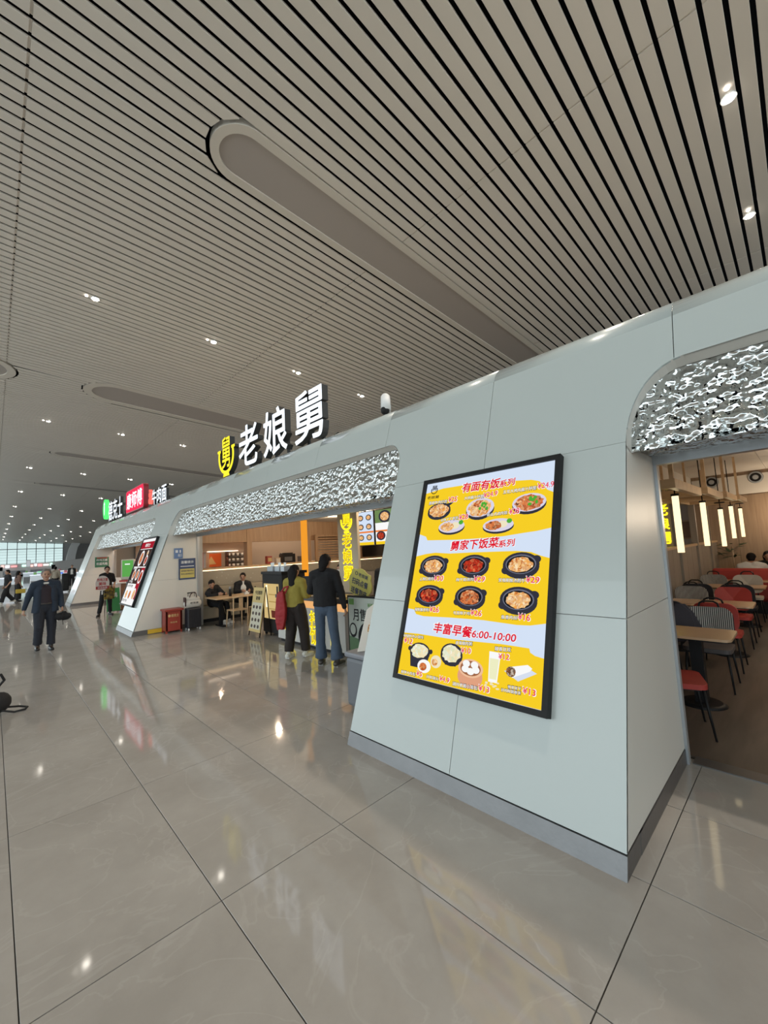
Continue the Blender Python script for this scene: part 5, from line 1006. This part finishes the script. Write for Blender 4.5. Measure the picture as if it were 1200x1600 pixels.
    hem = pants[2] if pants and len(pants) > 2 else aw
    g.cap(J['pelvis'] - up * .05, J['pelvis'] + up * .08, .150 * B, .142 * B, side=rt, fx=1.02, fy=.78)
    for S_ in 'RL':
        hi, kn, an = J['hip' + S_], J['knee' + S_], J['ank' + S_]; q = an + (kn - an).normalized() * .05
        g.cap(hi, kn, pw, kw_); g.cap(kn, kn + (q - kn) * .55, kw_, aw); g.ecyl([(kn + (q - kn) * .45, aw, aw), (kn + (q - kn) * .8, (aw + hem) / 2, (aw + hem) / 2), (q - Vector((0, 0, .02)), hem, hem)])
    remesh(g, 'trousers', pants[0], t, vox, .008, 9, 3.1)
    # upper garment
    def torso(gg, e, low): 
        gg.ecyl([(J['pelvis'] - up * low, .158 * B + e, .122 * B + e), (J['waist'], .148 * B + e, .112 * B + e), (J['chest'], .158 * B + e, .114 + e)], rt); gg.cap(J['chest'] + up * .02, J['neck'] - up * .045, .155 + e, .085 + e, side=rt, fx=1.08, fy=.68)
    if inner:
        g = MB(); torso(g, .006, -.03); g.cap(J['neck'] - up * .05, J['neck'] + up * .005, .075, .064); remesh(g, 'shirt', inner, t, vox, .004, 9, 1.0)
    if top:
        g = MB(); e = .014 + coat
        if jacket_open:
            for sd in (-1, 1):
                g.ecyl([(J['pelvis'] + rt * sd * .15 - Vector((0, -.01, .16)), .085, .135), (J['waist'] + rt * sd * .12, .078, .125), (J['chest'] + rt * sd * .115, .085, .115)], rt); g.cap(J['chest'] + rt * sd * .1 + up * .03, J['neck'] + rt * sd * .06 - up * .05, .10, .065, side=rt, fx=.85, fy=1.05)
            g.ecyl([(J['pelvis'] - Vector((0, .075, .16)), .17, .07), (J['waist'] - Vector((0, .07, 0)), .15, .07), (J['chest'] - Vector((0, .06, 0)), .16, .08)], rt)
            g.cap(J['neck'] - up * .01 - Vector((.05, .02, 0)), J['neck'] - up * .01 + Vector((.05, -.02, 0)), .035)
        else: torso(g, e, .02 if coat < .013 else .04); g.cap(J['neck'] - up * .06, J['neck'] - up * .02, .08, .068)
        for S_ in 'RL':
            sh, el, wr = J['sh' + S_], J['el' + S_], J['wr' + S_]
            g.cap(J['chest'] + up * .08 + (sh - J['chest']) * .4, sh, .09, .078); 
            if sleeve >= 1: g.cap(sh, el, .074, .058); g.cap(el, el + (wr - el) * .93, .058, .044)
            else: g.cap(sh, sh + (el - sh) * sleeve, .074, .066)
        remesh(g, 'jacket' if (inner or coat) else 'top', top, t, vox, .009, 10, 5.0)
    # shoes
    for S_ in 'RL':
        an = J['ank' + S_]; f = J['foot' + S_].normalized(); base = Vector((an.x, an.y, an.z - .045)); sdv = f.cross(Vector((0, 0, 1)))
        g = MB(); g.cap(base - f * .045 + Vector((0, 0, .012)), base + f * .15 - Vector((0, 0, .006)) + Vector((0, 0, f.z * .0)), .045, .034, side=sdv, fx=1.02, fy=.9); g.cap(an - Vector((0, 0, .03)) - f * .01, an + Vector((0, 0, .015)), .046, .042)
        o = remesh(g, 'shoe', shoes[0], t, .010)
        g = MB(); z0 = an.z - .08; a = base - f * .05; b = base + f * .155
        pts = [a - sdv * .038, a + sdv * .038, base + f * .08 + sdv * .046, b + sdv * .03, b + f * .025, b - sdv * .03, base + f * .08 - sdv * .046]
        vs = [(p.x, p.y, z0) for p in pts] + [(p.x, p.y, z0 + shoes[2]) for p in pts]; k = len(pts); g.add(vs, [tuple(range(k)), tuple(range(2 * k - 1, k - 1, -1))] + [(i, k + i, k + (i + 1) % k, (i + 1) % k) for i in range(k)]); g.build('shoe_sole', shoes[1], o)
    return t, J
C = lambda n, c, r=.8: mat('cloth_' + n, c, r, var=.12, vscale=14, bump=.15, bscale=60, dist=.004)
BLK = C('black', (.010, .010, .012), .9); NAVY = C('navy', (.015, .026, .046), .85); PLUM = C('plum', (.020, .012, .018)); DKT = C('dark_trousers', (.012, .015, .025)); SH = (mat('shoe_black', (.012, .012, .013), .35), M_black, .022)
JEAN = C('jeans', (.06, .09, .14)); MUST = C('mustard', (.30, .24, .04)); BRN = C('dark_brown', (.02, .013, .011)); WHC = C('white_shirt', (.62, .62, .6)); BEI = C('beige_shirt', (.4, .35, .28))
face_cam = lambda x, y: math.atan2(-y, -x)
# man walking towards the camera
t, J = person('man in an open navy jacket walking this way with a black bag in his hand', (.86, 11.7, 0), face_cam(.86, 11.7) + .12, 1.74,
    dict(hipR=(.09, 0, .92), kneeR=(.11, .10, .50), ankR=(.12, .03, .11), footR=(.1, 1, 0), kneeL=(-.11, .03, .5), ankL=(-.10, .06, .08), shR=(.185, 0, 1.375), shL=(-.185, 0, 1.375), elR=(.28, -.03, 1.13), wrR=(.34, -.02, .88), elL=(-.26, -.02, 1.12), wrL=(-.27, .10, .88)),
    top=NAVY, inner=PLUM, pants=(DKT, (.115, .088, .072), .075), shoes=SH, hair=M_hairg, vox=.0105, coat=.008, jacket_open=True, build=1.10, curl=.7)
MB().cap((-.035, .062, 1.405), (.035, .062, 1.405), .022).build('white_collar', WHC, t); MB().ecyl([((0, 0, .965), .176, .138), ((0, 0, .99), .176, .138)]).build('belt', mat('belt', (.06, .05, .045), .4), t)
w = Vector((-.28, .13, .88 - .15)); mw = t.matrix_world
bg_ = empty('hand_bag', 'crumpled black bag held in the walking man\'s left hand', 'bag', (0, 0, 0)); 
Rz = Matrix.Rotation(t.rotation_euler.z, 4, 'Z'); wp = Vector((.86, 11.7, 0)) + (Rz @ (w * 1.74 / 1.7)); bg_.location = wp; bg_.rotation_euler = t.rotation_euler
g = MB(); g.cap((-.08, 0, -.07), (.05, .0, -.06), .075, .085, side=(0, 0, 1), fx=1, fy=.8); g.cap((-.02, 0, 0), (.02, 0, -.05), .05, .08); remesh(g, 'body', BLK, bg_, .012, .02, 14, 2)
MB().tube([(0, .0, .04), (-.03, .02, .0), (-.05, .02, -.05)], .011).build('strap', M_blackm, bg_); MB().tube([(.0, 0, -.14), (-.01, 0, -.24)], .006).build('cord', M_blackm, bg_)
# woman in mustard cardigan at the counter
t, J = person('woman in a mustard cardigan and dark trousers standing at the counter, long dark hair', (3.90, 6.42, 0), radians(22), 1.60,
    dict(elR=(.23, .04, 1.12), wrR=(.13, .27, 1.10), hdR=(-.1, 1, .2), elL=(-.22, .02, 1.12), wrL=(-.12, .25, 1.08), hdL=(.1, 1, .1), look=(.15, 1, -.25), ankR=(.15, .10, .08), kneeR=(.13, .08, .5), footR=(.3, 1, 0), ankL=(-.10, -.10, .08), kneeL=(-.1, 0, .5)),
    top=MUST, inner=WHC, pants=(BRN, (.125, .105, .090), .085), shoes=(mat('sneaker_white', (.7, .68, .62), .5), M_white, .035), hairkind='long', vox=.0105, coat=.012, curl=.6)
ph = empty('phone', 'phone held by the woman in the mustard cardigan', 'phone', (4.17, 6.53, 1.05)); boxy(ph, 'case', (-.006, -.035, 0), (.006, .035, .14), M_white, .004); boxy(ph, 'screen', (-.008, -.031, .008), (-.006, .031, .132), emi('phone_glow', (.7, .75, .8), .8))
rb = empty('red_shopping_bag', 'long red bag hanging at the back of the woman in mustard', 'bag', (3.66, 6.50, .50)); g = MB(); g.prism([(-.06, 0), (.05, .0), (.10, .2), (.10, .45), (.07, .66), (-.02, .66), (-.07, .5), (-.10, .25)], Fr((0, 0, 0), (.55, -.8, 0), (0, 0, 1)), -.05, .05); remesh(g, 'bag_body', C('red_bag', (.33, .015, .02), .6), rb, .014, .012, 9)
MB().tube([(.0, .0, .62), (.05, -.05, .72), (.10, -.10, .74), (.06, -.06, .62)], .014).build('strap', C('red_bag', (.33, .015, .02), .6), rb)
# man in black jacket and jeans
t, J = person('tall man in black jacket and blue jeans, back to us, at the counter', (3.90, 5.50, 0), radians(35), 1.77,
    dict(look=(.25, 1, -.35), head=(.01, .05, 1.575), elL=(-.27, .06, 1.13), wrL=(-.14, .27, 1.10), hdL=(.2, 1, 0), elR=(.25, .03, 1.11), wrR=(.29, .08, .86), ankR=(.17, -.02, .08), kneeR=(.13, .0, .5), footR=(.35, 1, 0), ankL=(-.12, .06, .08), footL=(-.1, 1, 0)),
    top=BLK, pants=(JEAN, (.098, .075, .072), .098), shoes=(mat('shoe_brown_grey', (.08, .07, .06), .5), mat('sole_grey', (.3, .29, .27), .6), .025), hairkind='bob', vox=.0105, coat=.014)
# staff with a round board at the third opening
t, J = person('staff member in black with a patterned apron, holding a round printed board', (2.90, 17.1, 0), face_cam(2.9, 17.1) + .5, 1.68,
    dict(look=(.4, 1, -.1), elR=(.24, .08, 1.12), wrR=(.15, .28, 1.02), hdR=(-.4, 1, 0), elL=(-.24, .06, 1.12), wrL=(-.08, .28, .98), hdL=(.4, 1, 0), ankR=(.28, .05, .08), kneeR=(.19, .05, .5), footR=(.7, .7, 0), hipR=(.1, 0, .92), ankL=(-.12, 0, .08)),
    top=BLK, pants=(BLK, (.098, .075, .06), .065), shoes=SH, vox=.012, sleeve=.75)
MB().prism([(-.17, .56), (.17, .56), (.19, .98), (-.19, .98)], Fr((0, 0, 0), (1, 0, 0), (0, 0, 1)).__class__((0, .15, 0), (-1, 0, 0), (0, 0, 1)), 0, .02).build('apron', foodmat('apron_print', [(.02, .02, .02), (.3, .22, .03), (.02, .02, .02), (.5, .4, .1)], 14, lit=False), t)
rbd = empty('round_board', 'round white and red printed board held by the staff member', 'sign', (2.70, 16.66, 1.13)); rbd.scale = (.78, .78, .84); rbd.rotation_euler = (0, 0, face_cam(2.9, 17.1) + .35 + pi)
fr = FS(0, 0, 0); MB().prism(ell(0, 0, .27, .30, 30), fr, 0, .015).build('board', mat('board_white', (.7, .64, .6), .5), rbd); MB().prism(rect(-.25, -.24, .25, -.12), fr, .015, .018).build('red_band', mat('band_red', (.4, .04, .04), .5), rbd)
MR2 = mat('ink_red', (.45, .03, .03), .5); text(MB(), '炸鸡汉堡', fr, -.2, .08, .4, .12, .018, .05).build('lettering', MR2, rbd); text(MB(), '美味', fr, -.14, -.09, .28, .14, .018, .05).build('lettering', MR2, rbd); text(MB(), '欢迎品尝', fr, -.18, -.215, .36, .07, .02, .03).build('lettering', M_white, rbd); MB().box((.0, -.02, -.45), (.015, .02, -.28)).build('stick', M_white, rbd)
# pair far left
t, J = person('man in black walking away at the far left edge', (.58, 28.2, 0), radians(200), 1.70, dict(ankR=(.12, -.32, .14), kneeR=(.11, -.02, .5), ankL=(-.1, .28, .08), kneeL=(-.1, .16, .5), elL=(-.24, -.04, 1.12), wrL=(-.22, .10, .9)), top=BLK, pants=(BLK, (.11, .10, .09), .1), shoes=(mat('sneaker_white', (.7, .68, .62), .5), M_white, .03), vox=.016, sleeve=.8)
t, J = person('woman in a brown top with long black trousers behind the man in black', (1.02, 29.6, 0), radians(20), 1.60, {}, top=C('brown_top', (.16, .09, .07)), pants=(BLK, (.12, .12, .12), .12), shoes=SH, hairkind='long', vox=.016, sleeve=.9)
yb = empty('yellow_bag', 'small yellow bag carried by the woman at the far left', 'bag', (1.12, 29.35, .42)); boxy(yb, 'body', (-.2, -.05, 0), (.2, .05, .22), mat('yellow_bag', (.5, .36, .04), .6), .03); MB().tube([(-.1, 0, .2), (-.08, 0, .36), (.08, 0, .36), (.1, 0, .2)], .01).build('handle', M_blackm, yb)
# people behind
person('man in a beige shirt far behind the walking man', (3.05, 35, 0), radians(90), 1.72, {}, top=BEI, pants=(BLK, (.11, .09, .08), .08), shoes=SH, vox=.018)
bk = empty('black_backpack', 'tall black bag beside the man in the beige shirt', 'bag', (3.55, 34.6, 0)); boxy(bk, 'body', (-.2, -.12, .08), (.2, .12, 1.25), M_blackm, .08); boxy(bk, 'pocket', (-.14, -.16, .3), (.14, -.12, .7), M_blackm, .03)
for sx in (-1, 1): MB().cyl((sx * .14, 0, .04), (sx * .14 + .03, 0, .04), .04).build('wheel', M_black, bk)
person('man in a black suit and white shirt beside the farthest pier', (4.65, 41.4, 0), face_cam(4.65, 41.4), 1.76, {}, top=BLK, inner=WHC, pants=(BLK, (.1, .08, .07), .07), shoes=SH, vox=.018, coat=.01, jacket_open=True)
# booth
SEAT = dict(pelvis=(0, 0, .60), waist=(0, .0, .70), chest=(0, .03, .88), neck=(0, .05, 1.03), head=(0, .08, 1.185), shR=(.175, .04, .985), shL=(-.175, .04, .985), hipR=(.09, .02, .57), hipL=(-.09, .02, .57), kneeR=(.12, .44, .52), kneeL=(-.12, .44, .52), ankR=(.12, .42, .08), ankL=(-.12, .42, .08), elR=(.24, .16, .76), elL=(-.24, .16, .76), wrR=(.12, .38, .80), wrL=(-.12, .38, .80), hdR=(-.3, 1, 0), hdL=(.3, 1, 0))
d = dict(SEAT); d.update(look=(.35, 1, -.15)); person('seated man in a black suit at the booth table, looking down', (5.42, 11.86, 0), radians(-100), 1.70, d, top=BLK, inner=WHC, pants=(BLK, (.095, .075, .07), .07), shoes=SH, vox=.012, jacket_open=True)
d = dict(SEAT); d.update(chest=(.10, .10, .84), neck=(.17, .16, .97), head=(.22, .22, 1.10), shR=(.30, .15, .86), shL=(-.02, .15, 1.0), elR=(.34, .30, .77), wrR=(.18, .42, .82), elL=(-.10, .32, .80), wrL=(.0, .50, .82), look=(.5, .8, -.35), ankR=(.14, .62, .08), ankL=(-.05, .6, .08), kneeR=(.12, .44, .5), kneeL=(-.1, .44, .52))
person('person in black slumped over the booth table beside the shutter guide', (4.50, 11.76, 0), radians(-70), 1.66, d, top=BLK, pants=(BLK, (.095, .075, .07), .07), shoes=(mat('sneaker_white', (.7, .68, .62), .5), M_white, .03), vox=.012)
# staff behind the counter
person('staff member in black with a face mask behind the counter, between the customers', (5.60, 7.25, 0), radians(195), 1.52, dict(elR=(.22, .1, 1.12), wrR=(.1, .28, 1.1), elL=(-.22, .1, 1.12), wrL=(-.1, .28, 1.1), look=(0, 1, -.2)), top=BLK, pants=(BLK, (.1, .08, .07), .07), shoes=SH, vox=.013, hairkind='tail')[0]
m_ = [o for o in bpy.data.objects if 'face mask' in str(o.get('label'))][0]; MB().cap((-.03, .095, 1.535), (.03, .095, 1.535), .042).build('face_mask', WHC, m_)
person('staff member in black with his back to us beyond the olive scan sign', (5.75, 5.95, 0), radians(60), 1.66, {}, top=BLK, pants=(BLK, (.1, .08, .07), .07), shoes=SH, vox=.013)
# dining room guests
d = dict(SEAT); d.update(look=(0, 1, -.5), chest=(0, .07, .87), neck=(0, .13, 1.0), head=(0, .2, 1.13), shR=(.19, .12, .96), shL=(-.19, .12, .96)); d.update(elR=(.30, .2, .78), elL=(-.30, .2, .78))
person('guest in a white shirt on the red sofa, back to us, head bent', (12.42, .93, 0), radians(0), 1.74, d, top=WHC, pants=(DKT, (.095, .075, .07), .07), shoes=SH, vox=.014, build=1.1)
d = dict(SEAT); d.update(look=(0, 1, -.2)); person('dark haired guest facing us at the rear table', (13.75, .70, 0), radians(180), 1.66, d, top=BLK, pants=(DKT, (.095, .075, .07), .07), shoes=SH, hairkind='long', vox=.014)
t = empty('guest_chair', 'dark chair under the dark haired guest at the rear table', 'chair', (13.78, .70, 0)); boxy(t, 'seat', (-.22, -.22, .38), (.22, .22, .42), M_chb); boxy(t, 'backrest', (.2, -.22, .42), (.24, .22, .85), M_chb)
for sx in (-1, 1):
    for sy in (-1, 1): MB().cyl((sx * .2, sy * .2, 0), (sx * .2, sy * .2, .38), .013).build('leg', M_black, t)
t = empty('guest_table', 'small table between the two dining guests', 'table', (13.02, .80, 0)); boxy(t, 'tabletop', (-.2, -.35, .68), (.2, .35, .71), M_top, .01); boxy(t, 'column', (-.04, -.04, .02), (.04, .04, .68), M_black); MB().cyl((0, 0, 0), (0, 0, .025), .2).build('base', M_black, t)

with bpy.context.temp_override(scene=TMP, view_layer=TMP.view_layers[0]):
    dg = bpy.context.evaluated_depsgraph_get()
    done = [finish(dg, *j) for j in JOBS]
for j, me2 in zip(JOBS, done):
    o, me = j[0], j[0].data; o.modifiers.clear(); TMP.collection.objects.unlink(o); COL.objects.link(o); o.data = me2; o.parent = j[3]; bpy.data.meshes.remove(me)
bpy.data.scenes.remove(TMP)
